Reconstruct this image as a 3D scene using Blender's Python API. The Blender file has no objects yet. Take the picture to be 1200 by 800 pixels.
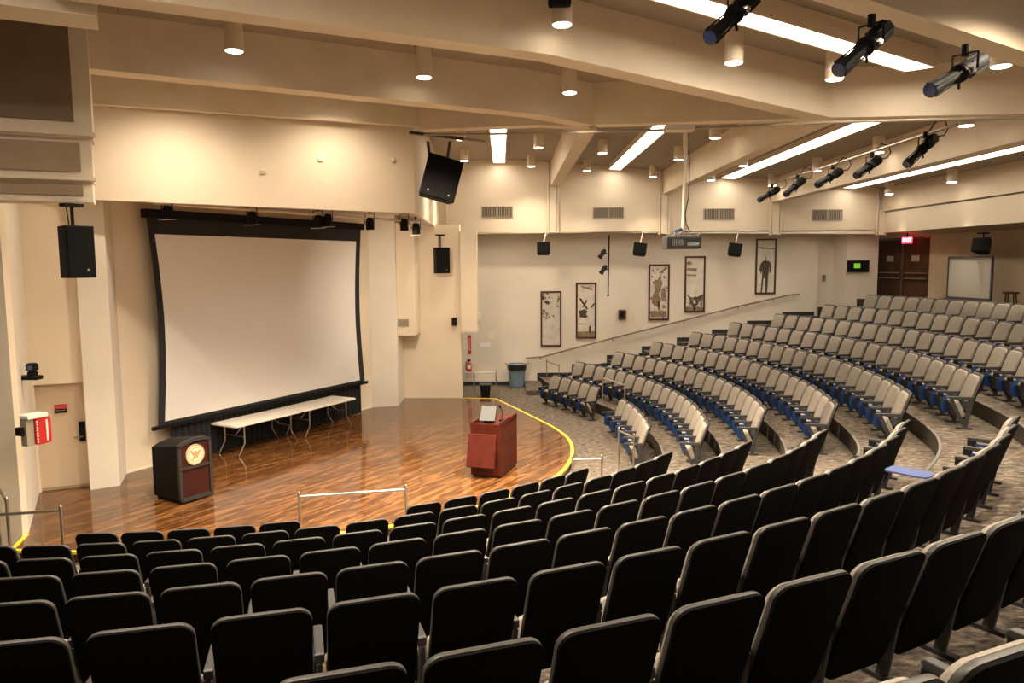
import bpy, bmesh, math, random
from mathutils import Vector, Matrix
random.seed(7)
C = bpy.context.scene.collection
PI = math.pi
H = 4.0                      # eye height above the lowest floor
F_PX, PITCH, ROLL = 882.98, 0.1014, -0.0071

# ------------------------------------------------------------------ measuring
def ray(px, py):
    u, v = (px-600)/F_PX, (py-400)/F_PX
    cr, sr = math.cos(ROLL), math.sin(ROLL)
    u, v = u*cr+v*sr, -u*sr+v*cr
    c, s = math.cos(PITCH), math.sin(PITCH)
    return Vector((u, c-v*s, -v*c-s))
def pj(P):
    x, y, z = P[0], P[1], P[2]-H
    c, s = math.cos(PITCH), math.sin(PITCH)
    yy = y*c-z*s; zz = z*c+y*s
    if yy < 0.2: return (-9999, -9999)
    u, v = x/yy, -zz/yy
    cr, sr = math.cos(ROLL), math.sin(ROLL)
    return (600+F_PX*(u*cr-v*sr), 400+F_PX*(u*sr+v*cr))
def onz(px, py, z):          # point at height z
    r = ray(px, py); return r*((z-H)/r.z)+Vector((0, 0, H))
def ony(px, py, y):          # point on the plane y = const
    r = ray(px, py); return r*(y/r.y)+Vector((0, 0, H))
def onl(px, py, A, B):       # point on the vertical plane through plan points A, B
    r = ray(px, py); n = Vector((-(B[1]-A[1]), B[0]-A[0]))
    return r*((n.x*A[0]+n.y*A[1])/(n.x*r.x+n.y*r.y))+Vector((0, 0, H))
def zd(x): return H+3.3-.085*max(0, x-.5)     # roof deck

# ------------------------------------------------------------------ materials
def nodes(m):
    m.use_nodes = True
    nt = m.node_tree
    return nt, nt.nodes['Principled BSDF']
def mat(name, col, rough=.6, metal=0, spec=.5, noise=0, nscale=6, bump=0, bscale=60, emit=None, es=0, coat=0):
    m = bpy.data.materials.new(name); nt, b = nodes(m)
    b.inputs['Base Color'].default_value = (*col, 1)
    b.inputs['Roughness'].default_value = rough
    b.inputs['Metallic'].default_value = metal
    b.inputs['Specular IOR Level'].default_value = spec
    b.inputs['Coat Weight'].default_value = coat
    if emit:
        b.inputs['Emission Color'].default_value = (*emit, 1); b.inputs['Emission Strength'].default_value = es
    if noise or bump:
        tc = nt.nodes.new('ShaderNodeTexCoord')
    if noise:
        n = nt.nodes.new('ShaderNodeTexNoise'); n.inputs['Scale'].default_value = nscale; n.inputs['Detail'].default_value = 3
        nt.links.new(tc.outputs['Object'], n.inputs['Vector'])
        r = nt.nodes.new('ShaderNodeMapRange'); r.inputs[1].default_value = .3; r.inputs[2].default_value = .7
        r.inputs[3].default_value = 1-noise; r.inputs[4].default_value = 1+noise
        nt.links.new(n.outputs['Fac'], r.inputs[0])
        mx = nt.nodes.new('ShaderNodeVectorMath'); mx.operation = 'SCALE'; mx.inputs[0].default_value = col
        nt.links.new(r.outputs[0], mx.inputs['Scale']); nt.links.new(mx.outputs[0], b.inputs['Base Color'])
    if bump:
        n = nt.nodes.new('ShaderNodeTexNoise'); n.inputs['Scale'].default_value = bscale; n.inputs['Detail'].default_value = 2
        nt.links.new(tc.outputs['Object'], n.inputs['Vector'])
        bp = nt.nodes.new('ShaderNodeBump'); bp.inputs['Strength'].default_value = bump; bp.inputs['Distance'].default_value = .01
        nt.links.new(n.outputs['Fac'], bp.inputs['Height']); nt.links.new(bp.outputs[0], b.inputs['Normal'])
    return m
WALLC = (.77, .645, .485)
M = {}
M['wall'] = mat('painted_wall', WALLC, .75, noise=.03, nscale=1.2, bump=.15, bscale=90)
M['wall_pale'] = mat('pale_painted_wall', (.74, .66, .55), .7, noise=.03, nscale=1.5)
M['wall_gallery'] = mat('gallery_wall_paint', (.69, .61, .50), .75, noise=.03, nscale=1.0)
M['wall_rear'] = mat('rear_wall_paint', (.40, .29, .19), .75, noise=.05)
M['beam'] = mat('painted_beam', (.75, .62, .46), .7, noise=.05, nscale=2, bump=.2, bscale=40)
M['can'] = mat('painted_metal_can', (.72, .60, .45), .5)
M['black'] = mat('black_plastic', (.004, .0038, .0038), .7, spec=.15)
M['black_shell'] = mat('black_seat_plastic', (.0025, .0022, .002), .75, spec=.03, bump=.1, bscale=200)
M['edge'] = mat('dark_grey_trim', (.034, .030, .027), .5)
M['arm'] = mat('charcoal_armrest_plastic', (.024, .022, .021), .45)
M['steel_dark'] = mat('dark_painted_steel', (.018, .016, .016), .5)
M['fabric'] = mat('grey_beige_upholstery', (.275, .237, .195), .95, spec=.15, noise=.14, nscale=55, bump=.35, bscale=260)
M['blue'] = mat('blue_laminate', (.005, .028, .11), .4)
M['blue_light'] = mat('pale_blue_laminate', (.05, .075, .21), .4)
M['steel'] = mat('brushed_steel', (.55, .5, .44), .28, metal=1)
M['chrome'] = mat('chrome', (.7, .68, .65), .12, metal=1)
M['bronze'] = mat('brown_painted_rail', (.16, .11, .07), .4)
M['mahogany'] = mat('mahogany_panel', (.030, .005, .0025), .55, spec=.2, noise=.25, nscale=9)
M['cherry'] = mat('red_cherry_veneer', (.050, .006, .0025), .5, spec=.18, noise=.3, nscale=5)
M['screen'] = mat('projection_screen_vinyl', (.80, .76, .72), .85)
M['mask'] = mat('black_screen_border', (.008, .008, .010), .8)
M['curtain'] = mat('black_velour', (.006, .006, .007), .95)
M['table'] = mat('white_table_laminate', (.78, .72, .63), .4)
M['yellow'] = mat('yellow_edge_paint', (.85, .60, .03), .45)
M['red'] = mat('red_enamel', (.50, .01, .012), .3)
M['white'] = mat('white_plastic', (.8, .77, .7), .5)
M['cream'] = mat('cream_enamel', (.80, .66, .45), .5)
M['gold'] = mat('tan_emblem', (.42, .24, .10), .5)
M['bluebin'] = mat('grey_blue_bin_plastic', (.13, .19, .25), .5)
M['bag'] = mat('black_bin_liner', (.01, .01, .01), .3)
M['door'] = mat('painted_door', (.60, .46, .31), .5)
M['wood_dark'] = mat('dark_brown_door_veneer', (.05, .022, .010), .8, spec=.15, noise=.3, nscale=4)
M['frame'] = mat('dark_brown_picture_frame', (.045, .012, .006), .4)
M['grille'] = mat('vent_grille_metal', (.35, .28, .20), .5)
M['vent_dark'] = mat('vent_shadow', (.04, .03, .02), .8)
M['glass_dark'] = mat('lens_glass', (.02, .04, .12), .05, spec=.8)
M['exit'] = mat('exit_sign_red', (.6, .02, .03), .5, emit=(1, .03, .06), es=3.0)
M['exit_letter'] = mat('exit_sign_letters', (.9, .3, .3), .5, emit=(1, .45, .45), es=5)
M['lcd'] = mat('green_display', (.1, .3, .02), .4, emit=(.25, .6, .03), es=.3)
M['lamp'] = mat('lamp_lens', (1, .95, .85), .5, emit=(1, .86, .66), es=9)
M['tube'] = mat('fluorescent_diffuser', (1, 1, 1), .5, emit=(1, .88, .71), es=10)
M['tube_far'] = mat('far_fluorescent_diffuser', (1, 1, 1), .5, emit=(1, .88, .71), es=6.5)
M['panel_brown'] = mat('brown_acoustic_panel', (.19, .13, .08), .85, noise=.08, nscale=3, bump=.2, bscale=60)
M['panel_mid'] = mat('tan_acoustic_panel', (.34, .24, .15), .85, noise=.08, nscale=3)
M['navy'] = mat('black_vinyl_base', (.012, .012, .018), .5)
M['nosing'] = mat('grey_step_nosing', (.11, .10, .09), .6)
M['sepia'] = mat('sepia_photo_print', (.60, .54, .45), .6, noise=.15, nscale=4)
M['ink'] = mat('dark_photo_tone', (.045, .03, .02), .6)
M['ink_mid'] = mat('brown_photo_tone', (.22, .15, .09), .6, noise=.4, nscale=14)
M['paper'] = mat('white_paper', (.8, .78, .74), .7)
M['led'] = mat('silver_metal', (.6, .58, .55), .25, metal=.9)
M['cable'] = mat('cable_rubber', (.004, .0038, .0038), .85, spec=.08)
M['display'] = mat('dim_display', (.07, .07, .07), .8, spec=.1)
M['screen_grey'] = mat('monitor_screen', (.36, .33, .28), .35)

def carpet():
    m = bpy.data.materials.new('patterned_carpet'); nt, b = nodes(m)
    tc = nt.nodes.new('ShaderNodeTexCoord'); mp = nt.nodes.new('ShaderNodeMapping')
    mp.inputs['Scale'].default_value = (5.0, 11.0, 5.0)
    nt.links.new(tc.outputs['Object'], mp.inputs['Vector'])
    n = nt.nodes.new('ShaderNodeTexNoise'); n.inputs['Scale'].default_value = 1.6; n.inputs['Detail'].default_value = 5; n.inputs['Roughness'].default_value = .7
    nt.links.new(mp.outputs[0], n.inputs['Vector'])
    cr = nt.nodes.new('ShaderNodeValToRGB')
    e = cr.color_ramp.elements
    e[0].position = .36; e[0].color = (.028, .022, .019, 1)
    e[1].position = .66; e[1].color = (.25, .20, .148, 1)
    x = e.new(.47); x.color = (.092, .072, .056, 1)
    x = e.new(.55); x.color = (.135, .106, .08, 1)
    nt.links.new(n.outputs['Fac'], cr.inputs[0]); nt.links.new(cr.outputs[0], b.inputs['Base Color'])
    b.inputs['Roughness'].default_value = .95; b.inputs['Specular IOR Level'].default_value = .1
    n2 = nt.nodes.new('ShaderNodeTexNoise'); n2.inputs['Scale'].default_value = 120
    nt.links.new(tc.outputs['Object'], n2.inputs['Vector'])
    bp = nt.nodes.new('ShaderNodeBump'); bp.inputs['Strength'].default_value = .4; bp.inputs['Distance'].default_value = .01
    nt.links.new(n2.outputs['Fac'], bp.inputs['Height']); nt.links.new(bp.outputs[0], b.inputs['Normal'])
    return m
def planks():
    m = bpy.data.materials.new('polished_stage_planks'); nt, b = nodes(m)
    tc = nt.nodes.new('ShaderNodeTexCoord'); mp = nt.nodes.new('ShaderNodeMapping')
    mp.vector_type = 'TEXTURE'; mp.inputs['Rotation'].default_value = (0, 0, math.atan2(.85, .53))
    nt.links.new(tc.outputs['Object'], mp.inputs['Vector'])
    br = nt.nodes.new('ShaderNodeTexBrick')
    br.inputs['Scale'].default_value = 1; br.inputs['Brick Width'].default_value = .65; br.inputs['Row Height'].default_value = .062
    br.inputs['Mortar Size'].default_value = .0012; br.inputs['Color1'].default_value = (0, 0, 0, 1); br.inputs['Color2'].default_value = (1, 1, 1, 1)
    br.inputs['Mortar'].default_value = (.0, .0, .0, 1)
    br.offset = .37; br.inputs['Bias'].default_value = 0
    nt.links.new(mp.outputs[0], br.inputs['Vector'])
    mp2 = nt.nodes.new('ShaderNodeMapping'); mp2.inputs['Scale'].default_value = (2.4, 14, 1)
    nt.links.new(mp.outputs[0], mp2.inputs['Vector'])
    n = nt.nodes.new('ShaderNodeTexNoise'); n.inputs['Scale'].default_value = 1.3; n.inputs['Detail'].default_value = 5
    nt.links.new(mp2.outputs[0], n.inputs['Vector'])
    mx = nt.nodes.new('ShaderNodeMath'); mx.operation = 'MULTIPLY_ADD'; mx.inputs[1].default_value = .34
    nt.links.new(br.outputs['Color'], mx.inputs[0]); nt.links.new(n.outputs['Fac'], mx.inputs[2])
    cr = nt.nodes.new('ShaderNodeValToRGB'); e = cr.color_ramp.elements
    e[0].position = .44; e[0].color = (.035, .012, .004, 1)
    e[1].position = .92; e[1].color = (.165, .068, .021, 1)
    x = e.new(.64); x.color = (.070, .026, .0075, 1)
    nt.links.new(mx.outputs[0], cr.inputs[0]); nt.links.new(cr.outputs[0], b.inputs['Base Color'])
    b.inputs['Roughness'].default_value = .10
    b.inputs['Specular IOR Level'].default_value = .34
    return m
def deck():
    m = bpy.data.materials.new('ceiling_deck_boards'); nt, b = nodes(m)
    tc = nt.nodes.new('ShaderNodeTexCoord'); mp = nt.nodes.new('ShaderNodeMapping')
    mp.vector_type = 'TEXTURE'; mp.inputs['Rotation'].default_value = (0, 0, math.atan2(.447, .894))
    nt.links.new(tc.outputs['Object'], mp.inputs['Vector'])
    sx = nt.nodes.new('ShaderNodeSeparateXYZ'); nt.links.new(mp.outputs[0], sx.inputs[0])
    md = nt.nodes.new('ShaderNodeMath'); md.operation = 'PINGPONG'; md.inputs[1].default_value = 5.55
    nt.links.new(sx.outputs['X'], md.inputs[0])
    lt = nt.nodes.new('ShaderNodeMapRange'); lt.inputs[1].default_value = 0; lt.inputs[2].default_value = .012
    lt.inputs[3].default_value = .45; lt.inputs[4].default_value = 1
    nt.links.new(md.outputs[0], lt.inputs[0])
    mx = nt.nodes.new('ShaderNodeVectorMath'); mx.operation = 'SCALE'; mx.inputs[0].default_value = (.30, .235, .17)
    nt.links.new(lt.outputs[0], mx.inputs['Scale']); nt.links.new(mx.outputs[0], b.inputs['Base Color'])
    b.inputs['Roughness'].default_value = .8
    return m
M['riser'] = mat('shaded_carpet_riser', (.05, .039, .03), .95, spec=.1, noise=.3, nscale=30)  # darker than the carpet: shade painted into the riser colour
M['carpet'] = carpet(); M['planks'] = planks(); M['deck'] = deck()

# ------------------------------------------------------------------ mesh helpers
def quadbox(bm, bot, top):
    """box from four bottom and four top points (same order)"""
    vb = [bm.verts.new(p) for p in bot]; vt = [bm.verts.new(p) for p in top]; n = len(vb)
    bm.faces.new(vb[::-1]); bm.faces.new(vt)
    for i in range(n): bm.faces.new((vb[i], vb[(i+1) % n], vt[(i+1) % n], vt[i]))
def box(bm, x0, x1, y0, y1, z0, z1, mtx=None):
    P = [(x0, y0), (x1, y0), (x1, y1), (x0, y1)]
    b = [Vector((x, y, z0)) for x, y in P]; t = [Vector((x, y, z1)) for x, y in P]
    if mtx: b = [mtx @ p for p in b]; t = [mtx @ p for p in t]
    quadbox(bm, b, t)
def bar(bm, A, B, w, h, up=(0, 0, 1)):
    """rectangular bar between A and B, w across, h along 'up'"""
    A, B = Vector(A), Vector(B); d = (B-A).normalized(); up = Vector(up)
    s = d.cross(up)
    if s.length < 1e-4: s = d.cross(Vector((1, 0, 0)))
    s.normalize(); u = s.cross(d)
    o = [s*(-w/2)+u*(-h/2), s*(w/2)+u*(-h/2), s*(w/2)+u*(h/2), s*(-w/2)+u*(h/2)]
    quadbox(bm, [A+k for k in o], [B+k for k in o])
def tube(bm, pts, r, n=10, caps=True):
    pts = [Vector(p) for p in pts]; rings = []
    rs = r if isinstance(r, (list, tuple)) else [r]*len(pts)
    prev = None
    for i, p in enumerate(pts):
        d = (pts[min(i+1, len(pts)-1)]-pts[max(i-1, 0)]).normalized()
        if prev is None:
            a = Vector((0, 0, 1)) if abs(d.z) < .9 else Vector((1, 0, 0))
        else: a = prev
        s = (a-d*a.dot(d)).normalized(); prev = s; t = d.cross(s)
        rings.append([bm.verts.new(p+s*(rs[i]*math.cos(2*PI*k/n))+t*(rs[i]*math.sin(2*PI*k/n))) for k in range(n)])
    for a, b in zip(rings, rings[1:]):
        for k in range(n): bm.faces.new((a[k], a[(k+1) % n], b[(k+1) % n], b[k]))
    if caps: bm.faces.new(rings[0][::-1]); bm.faces.new(rings[-1])
def prism(bm, pts, fn, d0, d1):
    """polygon pts (a,b) swept from depth d0 to d1; fn(a,b,d) -> point"""
    a = [bm.verts.new(fn(p[0], p[1], d0)) for p in pts]; b = [bm.verts.new(fn(p[0], p[1], d1)) for p in pts]
    n = len(pts); bm.faces.new(a[::-1]); bm.faces.new(b)
    for i in range(n): bm.faces.new((a[i], a[(i+1) % n], b[(i+1) % n], b[i]))
def lathe(bm, prof, n=24, mtx=Matrix()):
    rings = []
    for r, z in prof:
        rings.append([bm.verts.new(mtx @ Vector((r*math.cos(2*PI*k/n), r*math.sin(2*PI*k/n), z))) for k in range(n)])
    for a, b in zip(rings, rings[1:]):
        for k in range(n): bm.faces.new((a[k], a[(k+1) % n], b[(k+1) % n], b[k]))
    bm.faces.new(rings[0][::-1]); bm.faces.new(rings[-1])
def rrect(x0, x1, z0, z1, rt, rb, n=5):
    P = []
    for cx, cz, a0, r in ((x1-rb, z0+rb, -90, rb), (x1-rt, z1-rt, 0, rt), (x0+rt, z1-rt, 90, rt), (x0+rb, z0+rb, 180, rb)):
        for k in range(n+1):
            a = math.radians(a0+90*k/n); P.append((cx+r*math.cos(a), cz+r*math.sin(a)))
    return P
def circ(cx, cz, r, n=24): return [(cx+r*math.cos(2*PI*k/n), cz+r*math.sin(2*PI*k/n)) for k in range(n)]
def obj(name, bm, m, parent=None, bevel=0, smooth=False, loc=None, rotz=0):
    bmesh.ops.recalc_face_normals(bm, faces=bm.faces)
    if bevel:
        es = [e for e in bm.edges if len(e.link_faces) == 2 and e.calc_face_angle(0) > .6]
        bmesh.ops.bevel(bm, geom=es, offset=bevel, segments=2, affect='EDGES', profile=.6, clamp_overlap=True)
    me = bpy.data.meshes.new(name); bm.to_mesh(me); bm.free()
    if smooth:
        for p in me.polygons: p.use_smooth = True
        try: me.set_sharp_from_angle(angle=math.radians(40))
        except Exception: pass
    me.materials.append(m)
    o = bpy.data.objects.new(name, me); C.objects.link(o)
    if parent: o.parent = parent
    if loc: o.location = loc
    if rotz: o.rotation_euler.z = rotz
    return o
def NB(): return bmesh.new()
def lettering(text, size, m, parent, loc, rot, scale=(1, 1, 1)):
    cu = bpy.data.curves.new('lettering', 'FONT'); cu.body = text; cu.size = size; cu.align_x = 'CENTER'; cu.align_y = 'CENTER'
    t = bpy.data.objects.new('text_source', cu); C.objects.link(t)
    me = bpy.data.meshes.new_from_object(t.evaluated_get(bpy.context.evaluated_depsgraph_get())); bpy.data.objects.remove(t)
    me.materials.clear(); me.materials.append(m)
    o = bpy.data.objects.new('lettering', me); C.objects.link(o); o.parent = parent; o.location = loc; o.rotation_euler = rot; o.scale = scale
    return o
def tag(o, label, cat, group=None, kind=None):
    o['label'] = label; o['category'] = cat
    if group: o['group'] = group
    if kind: o['kind'] = kind
    return o
def thing(name, label, cat, loc=(0, 0, 0), rotz=0, group=None):
    o = bpy.data.objects.new(name, None); C.objects.link(o); o.empty_display_size = .1
    o.location = loc; o.rotation_euler = (0, 0, rotz); tag(o, label, cat, group); return o
def struct(name, bm, m, label, cat='wall', parent=None, bevel=0):
    o = obj(name, bm, m, parent, bevel)
    if parent is None: tag(o, label, cat, kind='structure')
    return o
def copy_tree(o, parent=None):
    c = o.copy(); C.objects.link(c)
    if parent: c.parent = parent
    for ch in [k for k in bpy.data.objects if k.parent == o] if False else KIDS.get(o.name, list(o.children)): copy_tree(ch, c)
    return c
KIDS = {}
def wallseg(bm, A, B, z0, z1, th=.12, side=1, zB0=None, zB1=None):
    """upright slab whose face runs A->B in plan; thickness away on 'side' of the line"""
    A, B = Vector((A[0], A[1])), Vector((B[0], B[1])); d = (B-A).normalized(); n = Vector((-d.y, d.x))*th*side
    zB0 = z0 if zB0 is None else zB0; zB1 = z1 if zB1 is None else zB1
    quadbox(bm, [(A.x, A.y, z0), (B.x, B.y, zB0), (B.x+n.x, B.y+n.y, zB0), (A.x+n.x, A.y+n.y, z0)],
                [(A.x, A.y, z1), (B.x, B.y, zB1), (B.x+n.x, B.y+n.y, zB1), (A.x+n.x, A.y+n.y, z1)])
def ordinal(n):
    return ['zeroth', 'first', 'second', 'third', 'fourth', 'fifth', 'sixth', 'seventh', 'eighth', 'ninth', 'tenth', 'eleventh', 'twelfth',
            'thirteenth', 'fourteenth', 'fifteenth', 'sixteenth', 'seventeenth', 'eighteenth', 'nineteenth', 'twentieth', 'twenty-first', 'twenty-second'][n]

# ------------------------------------------------------------------ seating geometry
NC, RC = Vector((-5.426, 17.933)), Vector((-8.546, 15.845))
ZT = [-3.1642, -2.8769, -2.5871, -2.2966, -2.0092, -1.7238, -1.4416, -1.1825, -.9039, -.62, -.34]
FL = [z+H-.84 for z in ZT]; FL[0] = 0.0; FL[6] -= .025
rN = [9.203+1.1442*k for k in range(11)]
rR = [11.327+1.007*k for k in range(11)]
def n_r(k, t):
    c = [.0, .1, .08, .17, .26, .26, .26, .26, .26, .26, .26][k]
    return rN[k]-c*max(0, (t-.55)/.31)**2
def n_pt(k, t, dr=0):
    r = n_r(k, t)+dr; return Vector((NC.x+r*math.sin(t), NC.y-r*math.cos(t)))
def r_pt(k, t, dr=0):
    r = rR[k]+dr; return Vector((RC.x+r*math.sin(t), RC.y-r*math.cos(t)))
NEND = .875
RST = [1.50, 1.40, 1.365, 1.30, 1.275, 1.24, 1.20, 1.17, 1.14, 1.12, 1.1]
REND = [2.10, 2.125, 2.08, 2.043, 2.005, 1.973, 1.935, 1.90, 1.875, 1.85, 1.83]
YW = 24.9
def riser(k):
    """front edge of tier k+1 (just behind the seats of row index k)"""
    P = []; n0 = 40
    for i in range(n0+1):
        t = -.75+(NEND+.75)*i/n0; P.append(n_pt(k, t, .26))
    a = P[-1]; ta = Vector((math.cos(NEND), math.sin(NEND)))
    b = r_pt(k, RST[k], .26); tb = Vector((math.cos(RST[k]), math.sin(RST[k])))
    L = (b-a).length
    for i in range(1, 8):
        s = i/8; h = [2*s**3-3*s**2+1, s**3-2*s**2+s, -2*s**3+3*s**2, s**3-s**2]
        P.append(a*h[0]+ta*(L*h[1])+b*h[2]+tb*(L*h[3]))
    for i in range(n0+1):
        t = RST[k]+(REND[k]-RST[k])*i/n0; P.append(r_pt(k, t, .26))
    w = Vector((.72+1.16*k+.15, YW+.05))
    for i in range(1, 5): P.append(P[-1].lerp(w, 1/(5-i)) if i < 4 else w)
    return P
RIS = [riser(k) for k in range(10)]

# carpeted tiers: one stepped floor surface
bm = NB()
v = [bm.verts.new((x, y, 0)) for x, y in ((-14, -3), (20, -3), (20, 27), (-14, 27))]
bm.faces.new(v)
for k in range(10):
    z0, z1 = FL[k], FL[k+1]; A = RIS[k]
    Bk = RIS[k+1] if k < 9 else [p+(p-Vector((-6, 17))).normalized()*6 for p in A]
    lo = [bm.verts.new((p.x, p.y, z0)) for p in A]; hi = [bm.verts.new((p.x, p.y, z1)) for p in A]; far = [bm.verts.new((p.x, p.y, z1)) for p in Bk]
    for i in range(len(A)-1):
        bm.faces.new((lo[i], lo[i+1], hi[i+1], hi[i])).material_index = 1; bm.faces.new((hi[i], hi[i+1], far[i+1], far[i]))
fl_ = struct('floor', bm, M['carpet'], 'mottled brown carpet over the stepped seating tiers', 'floor'); fl_.data.materials.append(M['riser'])
for k in range(9):
    bm = NB(); A = RIS[k]; z = FL[k+1]
    P = A[36:50] if k else A[36:50]
    pts = [Vector((p.x, p.y, z+.008)) for p in P]
    for a, b in zip(pts, pts[1:]): bar(bm, a, b, .035, .016)
    o = struct('step_nosing', bm, M['nosing'], 'grey nosing strip on the %s carpeted step across the aisle' % ordinal(k+1), 'step edge')

# ------------------------------------------------------------------ stage
ZS = .15
edge_px = [(25, 645), (80, 648)]
edge = [Vector((-6.90, 10.02)), Vector((-6.07, 9.94)), Vector((-5.2, 9.93)), Vector((-4.3, 10.02)), Vector((-3.4, 10.26)), Vector((-2.44, 10.62)), Vector((-1.83, 10.86)), Vector((-1.0, 11.4)), Vector((-.16, 12.13)),
        Vector((.42, 12.82)), Vector((.80, 13.45)), Vector((1.08, 14.25)), Vector((1.25, 15.25)), Vector((1.27, 16.42)), Vector((1.0, 17.57)), Vector((.72, 18.34)), Vector((.43, 19.11)), Vector((-.01, 20.3)), Vector((-.50, 21.55))]
def smooth(P, it=2):
    for _ in range(it):
        Q = [P[0]]
        for a, b in zip(P, P[1:]): Q += [a.lerp(b, .25), a.lerp(b, .75)]
        P = Q+[P[-1]]
    return P
edge = smooth(edge)
back = [Vector((-1.46, 21.70)), Vector((-3.4, 21.9)), Vector((-7.6, 14.3)), Vector((-8.6, 13.2)), Vector((-8.3, 12.4)), Vector((-7.09, 10.66))]
bm = NB(); P = edge+back
prism(bm, [(p.x, p.y) for p in P], lambda a, b, d: Vector((a, b, d)), 0.0, ZS)
stg = struct('stage_floor', bm, M['planks'], 'polished reddish brown plank stage with a yellow painted edge', 'stage')
bm = NB()
yl = [Vector((-7.07, 10.62)), Vector((-6.98, 10.3))]+edge+[Vector((-1.47, 21.68))]
for a, b in zip(yl, yl[1:]):
    bar(bm, (a.x, a.y, ZS-.012), (b.x, b.y, ZS-.012), .062, .035)
struct('yellow_edge', bm, M['yellow'], '', parent=stg)

# ------------------------------------------------------------------ left and stage walls
TOPW = H+3.4
P1, P2, P3 = Vector((-7.09, 10.69)), Vector((-8.16, 12.65)), Vector((-7.42, 12.98))
bm = NB(); wallseg(bm, (-14, 10.2), P1, 0, TOPW, .15, -1)
# mass behind
struct('wall_left', bm, M['wall'], 'beige wall at the far left end of the front rows')
bm = NB(); wallseg(bm, P1, P2, 0, TOPW, .15, 1)
struct('wall_left_return', bm, M['wall_pale'], 'narrow beige return wall carrying the red bottle holder')
# door wall with recess
dn = (P3-P2).normalized(); dz = 2.02
dA, dB = P2+dn*.03, P2+dn*.80
bm = NB()
wallseg(bm, P2, P3, dz, TOPW, .14, 1); wallseg(bm, P2, dA, 0, dz, .14, 1)
struct('wall_door', bm, M['wall'], 'beige wall above the recessed stage door')
dnn = Vector((-dn.y, dn.x))
bm = NB(); wallseg(bm, dA+dnn*.13, dB+dnn*.13+dn*.1, ZS, dz+.02, .05, 1)
dr = struct('door_1', bm, M['door'], 'beige flush stage door in a shallow recess at left', 'door')
bm = NB(); bar(bm, (dA.x+dnn.x*.12, dA.y+dnn.y*.12, ZS+.02), (dB.x+dnn.x*.12, dB.y+dnn.y*.12, ZS+.02), .02, .05)
struct('door_threshold', bm, M['panel_mid'], '', parent=dr)
# lever lock
q = onl(96.5, 503, dA+dnn*.1, dB+dnn*.1)
Rd = Matrix.Translation(q) @ Matrix.Rotation(math.atan2(dn.y, dn.x), 4, 'Z')
bm = NB(); box(bm, -.05, .045, -.035, .03, -.2, .14, Rd)
lk = struct('door_lock', bm, M['black'], '', parent=dr)
bm = NB(); tube(bm, [Rd @ Vector((0, -.03, -.11)), Rd @ Vector((0, -.07, -.11)), Rd @ Vector((-.13, -.08, -.115))], .014)
struct('door_handle', bm, M['bronze'], '', parent=dr)
# sign on the door
q = onl(71, 478.5, dA+dnn*.12, dB+dnn*.12)
sg = thing('door_sign', 'small red and black warning sign on the beige stage door', 'sign', q, math.atan2(dn.y, dn.x))
bm = NB(); box(bm, -.093, .093, -.012, 0, -.005, .075); obj('red_field', bm, M['red'], sg)
bm = NB(); box(bm, -.093, .093, -.012, 0, -.075, -.005); obj('black_field', bm, M['black'], sg)
bm = NB()
random.seed(3)
for zz, h, x0, x1 in ((.045, .011, -.075, .07), (.018, .007, -.07, .06), (-.03, .010, -.07, .07)):
    x = x0
    while x < x1:
        w = random.uniform(.008, .016); box(bm, x, min(x+w, x1), -.0145, -.012, zz-h/2, zz+h/2); x += w+.004
obj('lettering', bm, M['grille'], sg)
# projecting column left of the screen
cA, cB = Vector((-7.36, 12.80)), Vector((-6.98, 13.06))
bm = NB()
cd = (cB-cA).normalized(); cn = Vector((-cd.y, cd.x))
pl = [(cA.x, cA.y), (cB.x, cB.y), (cB.x-.30, cB.y+.85), (cA.x-.45, cA.y+.7)]
prism(bm, pl, lambda a, b, d: Vector((a, b, d)), 0, H+1.6)
struct('wall_left_pier', bm, M['wall_pale'], 'pale cream pier between the stage door and the screen')
# back wall behind screen
W0, W1 = Vector((-7.33, 13.72)), Vector((-3.82, 20.32))
wu = (W1-W0).normalized(); wn = Vector((wu.y, -wu.x))
bm = NB(); wallseg(bm, W0-wu*.5, W1+wu*.3, 0, H+2, .15, 1)
struct('wall_back', bm, M['wall'], 'beige stage wall behind the projection screen')
bm = NB(); wallseg(bm, W0+wu*.05+wn*.012, W1-wu*.05+wn*.012, ZS, ZS+.035, .012, 1)
struct('baseboard_back', bm, M['wall_pale'], 'thin cream baseboard below the projection screen', 'baseboard')
# right pier
pl = [(-3.82, 20.30), (-3.15, 20.54), (-3.15, 21.9), (-4.1, 21.0)]
bm = NB(); prism(bm, pl, lambda a, b, d: Vector((a, b, d)), 0, H+1.6)
struct('wall_right_pier', bm, M['wall_pale'], 'pale cream pier right of the projection screen')
bm = NB(); wallseg(bm, (-3.5, 21.76), (-1.47, 21.70), 0, H+1.15, .16, 1)
struct('wall_stage_end', bm, M['wall'], 'smooth beige wall at the far end of the stage')
# hanging boxes
a0 = ony(466, 393, 20.75); a1 = ony(487.5, 393, 20.75)
bm = NB(); box(bm, a0.x-.3, a1.x, 20.75, 21.74, a0.z, H+1.15)
struct('trim_1', bm, M['wall'], 'beige boxed duct hanging beside the right pier with a small vent', 'duct box')
g0 = ony(540.5, 389, 21.55); g1 = ony(559.5, 389, 21.55)
bm = NB(); box(bm, g0.x, g1.x, 21.55, 22.3, g0.z, H+.96)
struct('trim_2', bm, M['wall'], 'beige boxed duct hanging over the extinguisher alcove', 'duct box')
# stage ceiling behind header
bm = NB()
prism(bm, [(-9, 12.4), (-6.9, 12.75), (-1.95, 15.1), (-2.3, 24.4), (-4.6, 22.6), (-9, 14)], lambda a, b, d: Vector((a, b, d)), H+1.35, H+1.5)
struct('ceiling_stage', bm, M['beam'], 'tan soffit over the stage behind the header wall', 'ceiling')
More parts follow.
